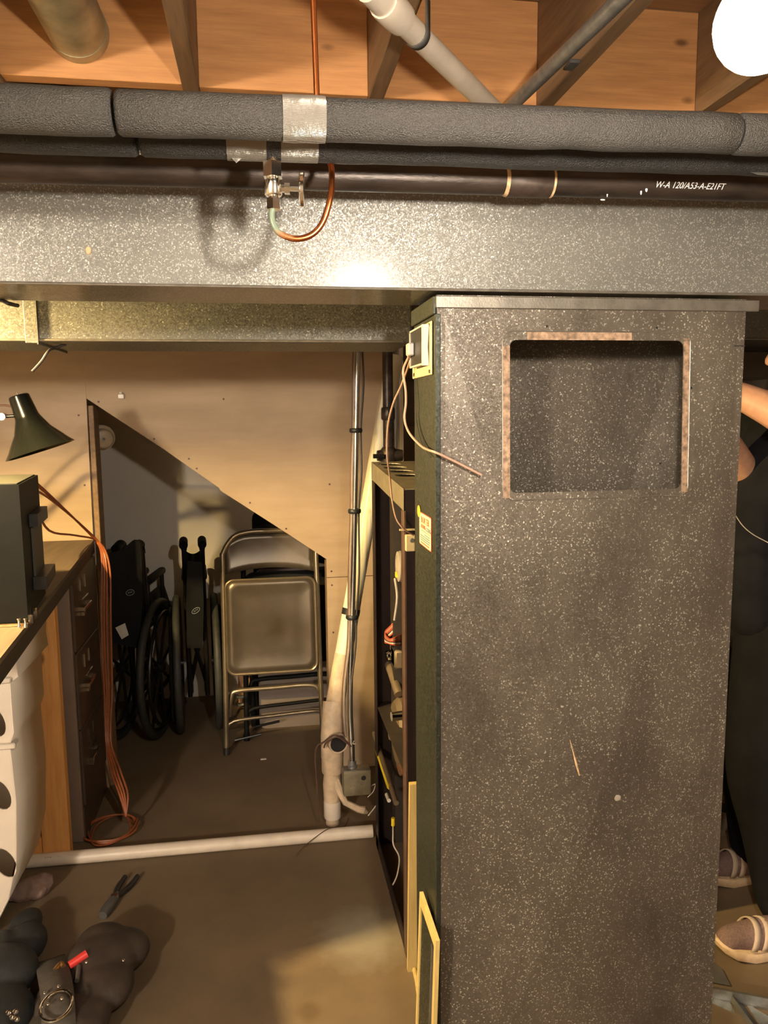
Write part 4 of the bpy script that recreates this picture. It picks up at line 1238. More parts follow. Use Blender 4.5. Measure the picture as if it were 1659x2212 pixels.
def make_wheelchair(label):
    """A folded transport wheelchair; the wheels' axle lies along x, forward is +y, origin on the floor between the wheels."""
    t = thing('folded_wheelchair', label, 'wheelchair', (0, 0, 0), None)
    RW = .300
    gap = .085
    for s in (-1, 1):
        wx = s * gap
        circ = [(wx, RW * math.cos(a), RW + .012 + RW * math.sin(a)) for a in [2 * PI * k / 40 for k in range(40)]]
        wheel = MB().tube(circ, .0165, 10, closed=True).build('rear_wheel', M['rubber'], t)
        circ2 = [(wx + s * .026, (RW - .045) * math.cos(a), RW + .012 + (RW - .045) * math.sin(a)) for a in [2 * PI * k / 36 for k in range(36)]]
        MB().tube(circ2, .008, 8, closed=True).build('push_rim', M['black_metal'], wheel)
        circ3 = [(wx, (RW - .022) * math.cos(a), RW + .012 + (RW - .022) * math.sin(a)) for a in [2 * PI * k / 36 for k in range(36)]]
        MB().tube(circ3, .008, 8, closed=True).build('wheel_rim', M['black_metal'], wheel)
        sp = MB()
        for k in range(8):
            a = 2 * PI * k / 8 + .2
            sp.tube([(wx, .02 * math.cos(a), RW + .012 + .02 * math.sin(a)), (wx, (RW - .024) * math.cos(a), RW + .012 + (RW - .024) * math.sin(a))], .007, 6)
        sp.build('spokes', M['black_metal'], wheel)
        MB().lathe((wx - .022, 0, RW + .012), (1, 0, 0), [(0, .022), (.044, .022)], 12).build('hub', M['black_metal'], wheel)
        # frame: rear post up to the push handle, lower rail, front post, caster
        fx = s * (gap - .045)
        fm = MB()
        fm.tube([(fx, .02, .14), (fx, 0, .40), (fx, -.02, .75), (fx, -.03, .86)], .012, 10, smooth=5)
        fm.tube([(fx, .02, .16), (fx, .22, .15), (fx, .42, .15)], .011, 8)
        fm.tube([(fx, .0, .50), (fx, .22, .50), (fx, .40, .49), (fx, .44, .40), (fx, .46, .12)], .011, 8, smooth=4)
        fm.build('frame_tube', M['black_metal'], t)
        MB().tube([(fx, -.02, .845), (fx, -.035, .885), (fx, -.075, .895), (fx, -.135, .885), (fx, -.14, .884)], [.013, .017, .019, .019, .015], 12, smooth=4).build('push_handle', M['vinyl'], t)
        MB().box(fx - .018, fx + .018, .02, .29, .69, .722, .012, 2).build('armrest', M['vinyl'], t)
        MB().tube([(fx, .03, .50), (fx, .03, .70)], .010, 8).build('arm_post', M['black_metal'], t)
        MB().tube([(fx, .27, .50), (fx, .27, .70)], .010, 8).build('arm_post', M['black_metal'], t)
        cas = MB().tube([(fx, .44 + .085 * math.cos(a), .098 + .085 * math.sin(a)) for a in [2 * PI * k / 24 for k in range(24)]], .0125, 8, closed=True).build('caster_wheel', M['rubber'], t)
        MB().lathe((fx - .012, .44, .098), (1, 0, 0), [(0, .03), (.024, .03)], 12).build('caster_hub', M['black_metal'], cas)
    # slung back and seat, buckled between the frames as the chair is folded
    def cloth(name, y0, y1, z0, z1, bulge, mat):
        nx_, nz_ = 8, 6
        vs, fs = [], []
        for j in range(nz_ + 1):
            for i in range(nx_ + 1):
                u_ = i / nx_
                v_ = j / nz_
                x = -(gap - .045) + 2 * (gap - .045) * u_
                yb = y0 + (y1 - y0) * v_ - bulge * math.sin(PI * u_) * (.6 + .4 * v_)
                z = z0 + (z1 - z0) * v_
                vs.append((x, yb, z))
        for j in range(nz_):
            for i in range(nx_):
                a = j * (nx_ + 1) + i
                fs.append((a, a + 1, a + nx_ + 2, a + nx_ + 1))
        o = MB().faces(vs, fs).build(name, mat, t, angle=80)
        o.modifiers.new('thickness', 'SOLIDIFY').thickness = .006
        return o
    cloth('back_sling', .0, -.03, .46, .85, .13, M['vinyl'])
    # seat folded up into a ridge
    vs, fs = [], []
    for j in range(5):
        yy = .05 + j * .09
        for (x, z) in ((-(gap - .045), .50), (-.012, .60), (0, .615), (.012, .60), (gap - .045, .50)):
            vs.append((x, yy, z))
    for j in range(4):
        for i in range(4):
            a = j * 5 + i
            fs.append((a, a + 1, a + 6, a + 5))
    o = MB().faces(vs, fs).build('seat_sling', M['vinyl'], t, angle=80)
    o.modifiers.new('thickness', 'SOLIDIFY').thickness = .006
    MB().tube([(-(gap - .045), .10, .16), (gap - .045, .14, .48)], .010, 8).tube([(gap - .045, .10, .16), (-(gap - .045), .14, .48)], .010, 8).build('cross_brace', M['black_metal'], t)
    return t


def place(o, x, y, rz, tilt=0.0):
    o.location = (x, y, 0)
    o.rotation_euler = (0, tilt, R(rz))


wc1 = make_wheelchair('folded black wheelchair on the left with a white tag on its back')
place(wc1, -.572, 3.52, -8)
wc2 = copy_tree(wc1)
wc2['label'] = 'folded black wheelchair on the right beside the metal folding chair'
wc1['group'] = wc2['group'] = 'folded wheelchairs under the stairs'
place(wc2, -.322, 3.56, 5)
# big back cloth of the left wheelchair swung out to the left, with emblem and tag
q = [atY(236, 1196, 3.33), atY(262, 1188, 3.34), atY(286, 1168, 3.36), atY(302, 1170, 3.37), atY(306, 1215, 3.37), atY(308, 1300, 3.37), atY(300, 1400, 3.36), atY(240, 1390, 3.33), atY(236, 1290, 3.33)]
def on_wc(o, wpts):
    mi = (Matrix.Translation(o.location) @ o.rotation_euler.to_matrix().to_4x4()).inverted()
    return [mi @ V(p_) for p_ in wpts]
def local_prism(o, pts, thick, name, mat, dy=0.0):
    lp = on_wc(o, [p_ + V((0, dy, 0)) for p_ in pts])
    me = bpy.data.meshes.new(name)
    n = len(lp)
    th = V((0, thick, 0))
    me.from_pydata([tuple(a) for a in lp] + [tuple(a + th) for a in lp], [],
                   [tuple(range(n)), tuple(range(2 * n - 1, n - 1, -1))] + [(i, i + n, (i + 1) % n + n, (i + 1) % n) for i in range(n)])
    ob = bpy.data.objects.new(name, me)
    COL.objects.link(ob)
    ob.parent = o
    me.materials.append(mat)
    return ob
bc = local_prism(wc1, q, .03, 'back_cloth', M['vinyl'])
tgp = [atY(249, 1356, 3.325), atY(270, 1346, 3.325), atY(278, 1372, 3.325), atY(263, 1381, 3.325)]
local_prism(wc1, tgp, .001, 'paper_tag', M['paper'], 0.0)
q2 = [atY(405, 1212, 3.33), atY(436, 1215, 3.33), atY(440, 1300, 3.33), atY(438, 1400, 3.33), atY(404, 1400, 3.33), atY(402, 1300, 3.33)]
local_prism(wc2, q2, .012, 'back_cloth', M['vinyl'])
def oval(o, cx, cy, a, b, rot, Y):
    pts = [atY(cx + dx_, cy - dy_, Y) for dx_, dy_ in ellipse(0, 0, a, b, 24, rot)]
    lp = on_wc(o, pts)
    me_b = MB().tube(lp, .0011, 6, closed=True)
    sq = on_wc(o, [atY(cx + a * u_ * math.cos(rot) - h * math.sin(rot), cy - a * u_ * math.sin(rot) - h * math.cos(rot), Y) for u_, h in ((-.55, -1), (-.35, 2), (-.1, -1.5), (.1, 2), (.35, -1), (.55, 1.5))])
    me_b.tube(sq, .0013, 6)
    off = o.location.copy()
    ob = me_b.build('oval_emblem', M['emblem'])
    ob.parent = o
oval(wc1, 281, 1280, 9, 6, .25, 3.325)
oval(wc2, 423, 1319, 9.5, 5, .6, 3.325)


def make_folding_chair(label, m_seat, m_tube, loc):
    """Folded metal chair, flat: x across, z up, leaning a little back in y."""
    t = thing('folding_chair', label, 'folding chair', (0, 0, 0))
    W = .203
    lean = lambda z: .13 * z
    def P(x, z, dy=0.0):
        return (x, lean(z) + dy, z)
    fm = [P(-W - .005, .0), P(-W, .35), P(-W + .002, .80), P(-W + .006, .86), P(-W + .05, .925), P(-W + .11, .945), P(0, .948), P(W - .11, .945), P(W - .05, .925), P(W - .006, .86), P(W - .002, .80), P(W, .35), P(W + .005, 0)]
    MB().tube(fm, .0115, 12, smooth=5).build('frame_tube', m_tube, t)
    # pressed back rest, slightly dished
    vs, fs = [], []
    nx_, nz_ = 14, 6
    for j in range(nz_ + 1):
        for i in range(nx_ + 1):
            u_ = i / nx_ * 2 - 1
            v_ = j / nz_
            top_ = .938 - .055 * max(0, abs(u_) - .45) ** 2 * 3.3
            bot = .765 + .022 * (1 - u_ * u_)
            z = bot + (top_ - bot) * v_
            vs.append(P(u_ * (W - .008), z, .012 * (1 - u_ * u_) + .006 * math.sin(PI * v_)))
    for j in range(nz_):
        for i in range(nx_):
            a = j * (nx_ + 1) + i
            fs.append((a, a + 1, a + nx_ + 2, a + nx_ + 1))
    o = MB().faces(vs, fs).build('back_rest', m_seat, t, angle=80)
    o.modifiers.new('thickness', 'SOLIDIFY').thickness = .003
    # seat pan with rolled rim and a dent in the middle
    out = rrect(-W + .012, W - .012, .345, .745, .035, 6)
    vs, fs = [], []
    rings = 7
    n = len(out)
    for k in range(rings):
        s_ = 1 - k / rings
        for (a, b) in out:
            x, z = a * s_, .545 + (b - .545) * s_
            q5 = min(1.0, (1 - s_) * 3.2)
            d_ = .010 * q5 * q5 * (3 - 2 * q5)
            d_ += .006 * math.exp(-((x - .045) ** 2 + (z - .50) ** 2) / .0012)
            vs.append(P(x, z, -.022 + d_))
    vs.append(P(0, .545, -.022 + .010))
    for k in range(rings - 1):
        for i in range(n):
            fs.append((k * n + i, k * n + (i + 1) % n, (k + 1) * n + (i + 1) % n, (k + 1) * n + i))
    for i in range(n):
        fs.append(((rings - 1) * n + i, (rings - 1) * n + (i + 1) % n, rings * n))
    st_ = MB().faces(vs, fs).build('seat', m_seat, t, angle=80)
    st_.modifiers.new('thickness', 'SOLIDIFY').thickness = .003
    MB().tube([P(a, b, -.022) for a, b in out], .0062, 8, closed=True).build('seat_rim', m_tube, st_)
    MB().tube([P(-W + .01, .15, .028), P(-W + .02, .235, .028), P(-W + .05, .258, .028), P(0, .262, .028), P(W - .05, .264, .028), P(W - .006, .24, .028), P(W + .008, .16, .028), P(W + .01, .02, .028)], .010, 10, smooth=5).build('rear_leg', m_tube, t)
    MB().tube([P(-W, .10, .005), P(-W + .03, .138, .005), P(0, .150, .005), P(W - .03, .158, .005), P(W, .150, .005)], .008, 10, smooth=4).build('stretcher', m_tube, t)
    MB().tube([P(-W + .03, .05, .02), P(-.06, .068, .02)], .006, 8).build('lower_brace', M['black_metal'], t)
    for s in (-1, 1):
        MB().tube([P(s * (W + .005), 0), P(s * (W + .004), .03)], .0135, 12).build('rubber_foot', M['black_plastic'], t)
    t.location = loc
    return t


fc = make_folding_chair('brown metal folding chair in front, leaning folded under the stair slope', M['chair_steel'], M['chair_tube'], (.022, 3.215, 0.002))
fc2 = copy_tree(fc)
fc2.location = (.105, 3.345, 0.002)
fc2['label'] = 'black folding chair leaning folded behind the brown metal one'
fc['group'] = fc2['group'] = 'folding chairs leaning under the stairs'
for o in list(fc2.children):
    o.data = o.data.copy()
    o.data.materials[0] = M['vinyl']
    for c in o.children:
        c.data = c.data.copy()
        c.data.materials[0] = M['vinyl']
t = thing('folded_table_panel', 'grey brown panel with rounded corners standing behind the folding chairs', 'panel', (.10, 3.52, 0))
MB().prism(rrect(-.045, .40, .0, .745, .03, 5), .022, lambda a, b, c: (a, 3.47 + c + .05 * b, b)).build('panel_board', M['panel_tan'], t, smooth=False)
MB().box(-.085, -.047, 3.50, 3.53, 0, .72, .003).build('dark_edge_rail', M['vinyl'], t, smooth=False)
tag(MB().prism(rrect(-.055, .12, .0, 1.0, .05, 5), .03, lambda a, b, c: (a, 3.64 + c + .06 * b, b)).build('padded_board', M['vinyl'], smooth=False),
    'black padded board with rounded top behind the chairs under the stair slope', 'board')
t = thing('wood_block_box', 'small orange cardboard box on the floor behind the folding chair', 'box', (-.10, 3.80, 0))
MB().box(-.150, -.085, 3.78, 3.86, 0.0, .27, .002).build('carton', M['cardboard'], t, smooth=False)
tag(MB().tube([(-.125 + .03 * math.cos(a), 3.71 + .03 * math.sin(a), .012 + .004 * k) for k, a in enumerate([2 * PI * i / 10 for i in range(24)])], .006, 8, smooth=3).build('coiled_hose', M['grey_steel']),
    'small coil of dark hose on the floor behind the folding chair', 'hose')
p = atZ(569, 1640, 0.0)
tag(MB().box(p.x - .012, p.x + .012, p.y - .006, p.y + .006, 0, .002).build('paper_scrap', M['paper'], smooth=False), 'tiny white paper scrap on the floor by the folding chair', 'scrap')

# ================================================================== workbench, cabinet and what is on them
BZ = .99
t = thing('workbench', 'dark edged wooden workbench along the left wall on an orange post', 'workbench', (-.95, 2.2, 0))
top_poly = [(-1.75, 1.45), (-.5015, 1.45), (-.632, 2.992), (-1.75, 2.992)]
MB().prism(top_poly, .012, lambda a, b, c: (a, b, BZ - .012 + c)).build('bench_top', M['bench_top'], t, smooth=False)
e0, e1 = V((-.5015, 1.45, 0)), V((-.632, 2.992, 0))
ed = (e1 - e0).normalized()
en = V((-ed.y, ed.x, 0))
if en.x > 0:
    en = -en
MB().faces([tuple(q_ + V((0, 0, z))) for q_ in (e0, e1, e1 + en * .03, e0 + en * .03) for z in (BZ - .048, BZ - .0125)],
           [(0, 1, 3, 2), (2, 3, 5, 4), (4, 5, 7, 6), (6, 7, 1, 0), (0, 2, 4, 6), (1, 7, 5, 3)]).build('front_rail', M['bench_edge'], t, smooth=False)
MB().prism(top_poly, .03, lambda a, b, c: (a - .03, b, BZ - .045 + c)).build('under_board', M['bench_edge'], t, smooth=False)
MB().box(-.745, -.660, 2.50, 2.538, 0, BZ - .046, .002).build('leg', M['stud'], t, smooth=False)
MB().box(-.838, -.747, 2.502, 2.54, 0, .085, .002).build('foot_block', M['stud'], t, smooth=False)
MB().box(-.90, -.762, 2.512, 2.53, .086, BZ - .046).build('side_panel', M['grey_board'], t, smooth=False)
MB().box(-1.72, -1.63, 1.5, 1.54, 0, BZ - .046).build('leg', M['stud'], t, smooth=False)
MB().box(-1.72, -1.63, 2.9, 2.94, 0, BZ - .046).build('leg', M['stud'], t, smooth=False)

t = thing('filing_cabinet', 'brown steel filing cabinet with chrome handles under the far bench end', 'cabinet', (-.87, 2.80, 0))
CX0, CX1, CY0, CY1, CZ = -1.15, -.640, 2.605, 2.985, .938
MB().box(CX0, CX1, CY0, CY1, 0, CZ, .004).build('body', M['cabinet'], t, smooth=False)
for k, (za, zb_) in enumerate(((.665, .932), (.395, .660), (.125, .390))):
    d = MB().box(CX1 - .001, CX1 + .010, CY0 + .016, CY1 - .006, za, zb_, .003).build('drawer', M['cabinet_front'], t, smooth=False)
    hz_ = za + .130
    xx = CX1 + .010
    yc = 2.755
    hb = MB().box(xx + .012, xx + .018, yc - .055, yc + .055, hz_ - .007, hz_ + .007, .002)
    hb.box(xx, xx + .014, yc - .055, yc - .045, hz_ - .006, hz_ + .006).box(xx, xx + .014, yc + .045, yc + .055, hz_ - .006, hz_ + .006)
    hb.build('handle', M['chrome'], d, smooth=False)
    MB().box(xx, xx + .006, yc - .03, yc + .06, hz_ + .026, hz_ + .032, .001).build('handle_plate', M['chrome'], d, smooth=False)
    MB().box(xx, xx + .012, yc - .045, yc - .02, hz_ - .026, hz_ - .012, .001).build('thumb_latch', M['chrome'], d, smooth=False)
    for y0_ in (yc - .035, yc + .035):
        MB().box(xx, xx + .003, y0_, y0_ + .004, hz_ + .060, hz_ + .105).build('label_holder', M['chrome'], d, smooth=False)
MB().box(CX1 - .001, CX1 + .004, CY0 + .014, CY1 - .006, .0, .12).build('plinth', M['cabinet_front'], t, smooth=False)

# dark case on the bench
t = thing('equipment_case', 'dark metal equipment case with latches standing on the workbench', 'case', (-.73, 1.95, BZ))
ca_, cb_ = V((-.528, 1.785, 0)), V((-.566, 2.075, 0))
cz = 1.303
poly = [(-1.02, 1.765), (ca_.x, ca_.y), (cb_.x, cb_.y), (-1.05, 2.055)]
MB().prism(poly, cz - BZ - .004, lambda a, b, c: (a, b, BZ + .004 + c)).build('case_body', M['case'], t, smooth=False)
sd_ = (cb_ - ca_).normalized()
so = V((sd_.y, -sd_.x, 0))
def onside(u_, z, o_):
    q_ = ca_ + sd_ * u_ + so * o_
    return (q_.x, q_.y, z)
def sidebox(u0, u1, z0, z1_, o0, o1):
    vs = [onside(u_, z, o_) for u_ in (u0, u1) for z in (z0, z1_) for o_ in (o0, o1)]
    return MB().faces(vs, [(0, 1, 3, 2), (4, 6, 7, 5), (0, 4, 5, 1), (2, 3, 7, 6), (0, 2, 6, 4), (1, 5, 7, 3)])
sidebox(.10, .27, 1.195, 1.225, .001, .020).build('upper_clasp', M['black_plastic'], t, smooth=False)
sidebox(.115, .26, 1.075, 1.195, .001, .006).build('side_panel', M['case_panel'], t, smooth=False)
sidebox(.10, .27, 1.045, 1.075, .001, .030).build('lower_clasp', M['black_plastic'], t, smooth=False)
for u_ in (.02, .085):
    sidebox(u_ - .03, u_ - .022, BZ + .002, BZ + .022, .002, .012).build('corner_clip', M['chrome'], t, smooth=False)
MB().box(-1.0, ca_.x + .004, 1.762, 1.770, BZ + .001, BZ + .006).build('base_trim', M['brass'], t, smooth=False)
MB().prism([(-1.015, 1.772), (ca_.x - .006, 1.792), (cb_.x - .006, 2.068), (-1.045, 2.05)], .002, lambda a, b, c: (a, b, cz + .0005 + c)).build('top_sheet', M['case_panel'], t, smooth=False)
for (px_) in (42, 56):
    q_ = atY(px_, 1340, 1.755)
    tag(MB().lathe((q_.x, 1.750, BZ), (0, 0, 1), [(0, .004), (.006, .004), (.009, .0025), (.018, .0025), (.019, .004), (.022, .004)], 10).build('small_screw', M['chrome']),
        'small pale screw standing on the bench edge, %s of the two before the dark case' % ('left' if px_ == 42 else 'right'), 'screw', 'screws on the bench before the dark case')

# desk lamp
LPY = 2.33
nt_, nb_, oc = atY(39, 853, LPY), atY(76, 905, LPY), atY(87, 975, LPY)
axd = V((.052, 0, -.158)).normalized()
nt_ = V((-.676, LPY, 1.524))
t = thing('desk_lamp', 'black desk lamp with a flared shade above the dark case', 'lamp', (-.98, LPY, BZ))
rot = math.atan2(atY(160, 950, LPY).z - atY(15, 997, LPY).z, atY(160, 950, LPY).x - atY(15, 997, LPY).x)
c0 = (atY(15, 997, LPY) + atY(160, 950, LPY)) / 2
half = (atY(160, 950, LPY) - atY(15, 997, LPY)).length / 2
axd = V((math.sin(rot), 0, -math.cos(rot)))
L = .165
org = c0 - axd * L
prof = [(0, .014), (.001, .025), (.004, .028), (.062, .0325), (.070, .035), (.085, .042), (.105, .051), (.130, .070), (.150, .084), (L, half), (L - .001, half - .002), (.13, .064), (.10, .045), (.06, .022)]
MB().lathe(org, axd, prof, 32).build('shade', M['lampshade'], t)
MB().lathe(org - axd * .008, axd, [(0, .002), (.01, .002)], 8).build('finial', M['chrome'], t)
kn = atY(6, 900, LPY)
hb = atY(40, 898, LPY)
MB().tube([hb, kn], .005, 10).build('shade_pivot', M['black_metal'], t)
MB().lathe(kn + V((0, -.012, 0)), (0, 1, 0), [(0, .010), (.024, .010)], 14).build('knuckle', M['chrome'], t)
MB().tube([kn, kn + V((-.05, .02, -.02)), V((-1.0, LPY + .02, 1.22))], .006, 10).tube([V((-1.0, LPY + .02, 1.22)), V((-1.06, LPY + .05, BZ + .02))], .006, 10).build('arm', M['black_metal'], t)
MB().tube([atY(32, 880, LPY), atY(0, 876, LPY), V((-.80, LPY, 1.46)), V((-1.0, LPY + .02, 1.24))], .003, 8, smooth=5).build('lamp_flex', M['wire_brown'], t)
MB().lathe((-1.06, LPY + .05, BZ), (0, 0, 1), [(0, .07), (.015, .07), (.025, .05), (.03, .012)], 24).build('lamp_foot', M['black_metal'], t)

# orange extension cord from the bench down to a coil on the floor
def cp(px, py, Y):
    return atY(px, py, Y)
cc = atZ(241, 1797, 0)
strands = []
for k, (dx_, bx) in enumerate(((0, 0), (6, 1), (12, 2), (20, 3))):
    up_ = [V((-.66, 2.35, 1.275 - .01 * k)), cp(104, 1066 + 3 * k, 2.45), cp(160, 1120, 2.75)] if k != 2 else [V((-.64, 2.30, 1.20)), cp(106, 1146, 2.45), cp(160, 1156, 2.75)]
    mid = [cp(205 + dx_ * .2, 1166, 2.93), cp(218 + dx_ * .5, 1192, 2.89), cp(220 + dx_ * .9, 1240, 2.87), cp(219 + dx_, 1330, 2.86), cp(221 + dx_, 1420, 2.85), cp(226 + dx_ * .8, 1500, 2.84), cp(229 + dx_ * .5, 1600, 2.80), cp(240 + dx_, 1665, 2.72), cp(258 + dx_ * .9, 1715, 2.66),
           cp(272, 1762, 2.62)]
    strands.append(up_ + mid)
mb = MB()
for s_ in strands:
    mb.tube(s_, .0036, 8, smooth=5)
coil = [strands[0][-1]]
for i in range(46):
    a = 2 * PI * i / 15 + .4
    rx, ry = .078 + .008 * math.sin(i * .7), .100 + .010 * math.sin(i * .9)
    coil.append(V((cc.x + .01 * math.sin(i * .31) + rx * math.cos(a), cc.y + ry * math.sin(a), .006 + .0022 * (i % 15) * .2 + .004 * (i // 15))))
mb.tube(coil, .0036, 8, smooth=4)
tag(mb.build('extension_cord', M['cord']), 'orange extension cord hanging from the bench corner to a floor coil', 'cord')

# vented cream plastic hamper under the bench
t = thing('plastic_hamper', 'cream plastic hamper with oval vents under the bench at the left edge', 'hamper', (-.92, 2.25, 0))
prof = [(-.660, .925), (-.672, .80), (-.668, .757), (-.690, .742), (-.690, .60), (-.702, .568), (-.697, .40), (-.708, .228), (-.735, .12), (-.782, .03), (-.80, .002)]
left = [(-1.72 - a, b) for a, b in prof][::-1]
vents = [ellipse(-.735 - .105 * i, z, .026, .046, 16, .35) for i in range(4) for z in (.635, .425, .225)]
MB().plate(prof + left, vents, .004, lambda a, b, c: (a, 2.13 + c, b)).build('front_wall', M['hamper'], t, smooth=False)
MB().plate(prof + left, [], .004, lambda a, b, c: (a, 2.42 + c, b)).build('rear_wall', M['hamper'], t, smooth=False)
for side_ in (prof, left):
    vs, fs = [], []
    for (a, b) in side_:
        vs += [(a, 2.13, b), (a, 2.424, b)]
    for i in range(len(side_) - 1):
        fs.append((2 * i, 2 * i + 1, 2 * i + 3, 2 * i + 2))
    o = MB().faces(vs, fs).build('side_wall', M['hamper'], t, angle=70)
    o.modifiers.new('thickness', 'SOLIDIFY').thickness = .004
MB().box(-.795, -.925 + .0, 2.135, 2.42, .0, .004).build('bottom', M['hamper'], t, smooth=False)
for z in (.75, .565):
    MB().box(-1.03, -.682, 2.118, 2.129, z - .008, z + .008, .003).build('rim_band', M['hamper'], t)

# ================================================================== on the floor at the lower left
def rough_blob(name, pts_r, mat, parent=None, vox=.006, sm=4):
    mb = MB()
    for it in pts_r:
        if len(it) == 2:
            mb.ball(it[0], it[1], 18, 12)
        else:
            mb.ball(it[0], it[1], 18, 12, it[2])
    o = mb.build(name, mat, parent)
    r = o.modifiers.new('remesh', 'REMESH')
    r.mode = 'VOXEL'
    r.voxel_size = vox
    r.use_smooth_shade = True
    s = o.modifiers.new('smooth', 'SMOOTH')
    s.iterations = sm
    s.factor = .6
    return o


p = atZ(255, 1942, .012)
t = thing('pliers', 'dark handled pliers lying on the floor above the tool pouch', 'pliers', (p.x, p.y, 0))
a0, a1 = atZ(222, 1978, .011), atZ(262, 1920, .011)
j0 = a0.lerp(a1, .62)
h1, h2 = atZ(270, 1894, .011), atZ(297, 1893, .011)
MB().tube([a0, a0.lerp(j0, .3), a0.lerp(j0, .7), j0, j0.lerp(a1, .5)], [.013, .017, .016, .013, .009], 10).build('jaws', M['grey_steel'], t)
MB().lathe((j0.x, j0.y, .018), (0, 0, 1), [(0, .012), (.006, .010)], 12).build('pivot', M['chrome'], t)
MB().tube([j0, j0.lerp(h1, .5) + V((-.006, 0, 0)), h1], [.008, .009, .008], 10, smooth=4).build('grip', M['black_plastic'], t)
MB().tube([j0, j0.lerp(h2, .5) + V((.008, 0, 0)), h2], [.008, .009, .008], 10, smooth=4).build('grip', M['black_plastic'], t)

p = atZ(72, 1935, .0)
o = rough_blob('rag', [((p.x, p.y, .026), (.052, .040, .034)), ((p.x + .025, p.y + .012, .032), (.032, .026, .034)), ((p.x - .035, p.y - .014, .018), (.040, .03, .022))], M['rag'])
tx_ = bpy.data.textures.new('crumple', 'CLOUDS')
tx_.noise_scale = .03
dm = o.modifiers.new('crumple', 'DISPLACE')
dm.texture = tx_
dm.strength = .018
dm.texture_coords = 'GLOBAL'
tag(o, 'crumpled brownish rag on the floor beside the hamper', 'rag')

p = atZ(118, 2150, .05)
t = thing('tool_belt', 'dark tool belt with a rounded leather pouch, red grip and chrome ring on the floor', 'tool belt', (p.x, p.y, 0))
q0 = atZ(222, 2080, .04)
rough_blob('pouch_body', [((q0.x, q0.y, .050), (.095, .105, .050)), ((q0.x + .02, q0.y - .09, .045), (.075, .085, .045)), ((q0.x + .035, q0.y + .03, .048), (.082, .075, .046)),
                          ((q0.x - .01, q0.y - .19, .04), (.066, .09, .04)), ((q0.x - .01, q0.y + .06, .055), (.07, .06, .045))], M['leather'], t, .006, 8)
rp = atZ(170, 2076, .085)
MB().tube([rp + V((-.02, -.012, .0)), rp + V((.018, .010, .010))], [.010, .011], 10).build('red_grip', M['red_plastic'], t)
MB().tube([rp + V((.005, -.02, 0)), rp + V((.010, -.065, -.005))], .006, 8).build('zip_pull', M['webbing'], t)
MB().tube([rp + V((-.055, -.01, -.01)), rp + V((-.045, .01, -.008)), rp + V((-.035, -.006, -.006))], .006, 8, smooth=3).build('brass_clip', M['brass'], t)
for (px, py) in ((187, 2078), (267, 2074)):
    q_ = atZ(px, py, .088)
    MB().ball(q_, (.0045, .0045, .003), 10, 6).build('rivet', M['chrome'], t)


p = atZ(118, 2150, .05)
bp = [atZ(108, 2070, .052), atZ(118, 2110, .088), atZ(124, 2150, .096), atZ(126, 2190, .09), atZ(128, 2260, .05)]
vs, fs = [], []
sp_ = smooth_path(bp, 5)
for i, q_ in enumerate(sp_):
    tdir = (sp_[min(i + 1, len(sp_) - 1)] - sp_[max(i - 1, 0)]).normalized()
    sd2 = tdir.cross(V((0, 0, 1))).normalized() * .036
    vs += [tuple(q_ - sd2), tuple(q_ + sd2)]
for i in range(len(sp_) - 1):
    fs.append((2 * i, 2 * i + 1, 2 * i + 3, 2 * i + 2))
o = MB().faces(vs, fs).build('strap', M['webbing'], t, angle=80)
o.modifiers.new('thickness', 'SOLIDIFY').thickness = .012
rc = atZ(122, 2172, .108)
ring = []
for k in range(28):
    a = 2 * PI * k / 28
    ring.append(rc + V((.034 * math.cos(a), .040 * math.sin(a), .006 * math.sin(a))))
MB().tube(ring, .0036, 8, closed=True).build('chrome_ring', M['chrome'], t)
for (px, py, z) in ((97, 2145, .104), (127, 2131, .104), (134, 2157, .108), (104, 2169, .106)):
    MB().ball(atZ(px, py, z), (.0048, .0048, .0036), 10, 6).build('rivet', M['chrome'], t)
rough_blob('belt_padding', [((p.x, p.y, .035), (.05, .10, .035)), ((p.x, p.y - .10, .03), (.055, .09, .03))], M['webbing'], t)

p = atZ(45, 2120, .06)
t = thing('tool_bag', 'black nylon tool bag on the floor at the lower left corner', 'tool bag', (p.x, p.y, 0))
g0, g1, g2 = atZ(60, 2040, .04), atZ(30, 2100, .06), atZ(20, 2200, .05)
rough_blob('bag_body', [((g0.x - .005, g0.y, .045), (.055, .07, .045)), ((g1.x - .03, g1.y, .06), (.09, .085, .06)), ((g2.x - .055, g2.y, .05), (.11, .12, .05)), ((g0.x - .06, g0.y - .04, .05), (.06, .07, .05))], M['nylon'], t, .007, 6)
fl0 = atZ(58, 1995, .02)
rough_blob('flap', [((fl0.x + .012, fl0.y - .055, .052), (.045, .075, .022))], M['nylon'], t, .006, 4)
for (px, py) in ((18, 2190), (33, 2188), (26, 2200), (36, 2204)):
    MB().lathe(atZ(px, py, .106), (.3, .2, 1), [(0, .006), (.004, .007), (.008, .004)], 10).build('buckle_stud', M['chrome'], t)

# ================================================================== the person at the right edge
pt = thing('person', 'person in black clothes standing behind the return drop, forearm raised', 'person', (1.36, 1.85, 0))


def limb(mb, pts, rad, n=14, sm=5):
    pts = [V(p_) for p_ in pts]
    sp2 = smooth_path(pts, sm)
    rr = []
    for i in range(len(sp2)):
        f = i / (len(sp2) - 1) * (len(rad) - 1)
        k = min(int(f), len(rad) - 2)
        rr.append(rad[k] + (rad[k + 1] - rad[k]) * (f - k))
    mb.tube(sp2, rr, n)
    mb.ball(pts[0], rad[0] * .98, 12, 8)
    mb.ball(pts[-1], rad[-1] * .98, 12, 8)


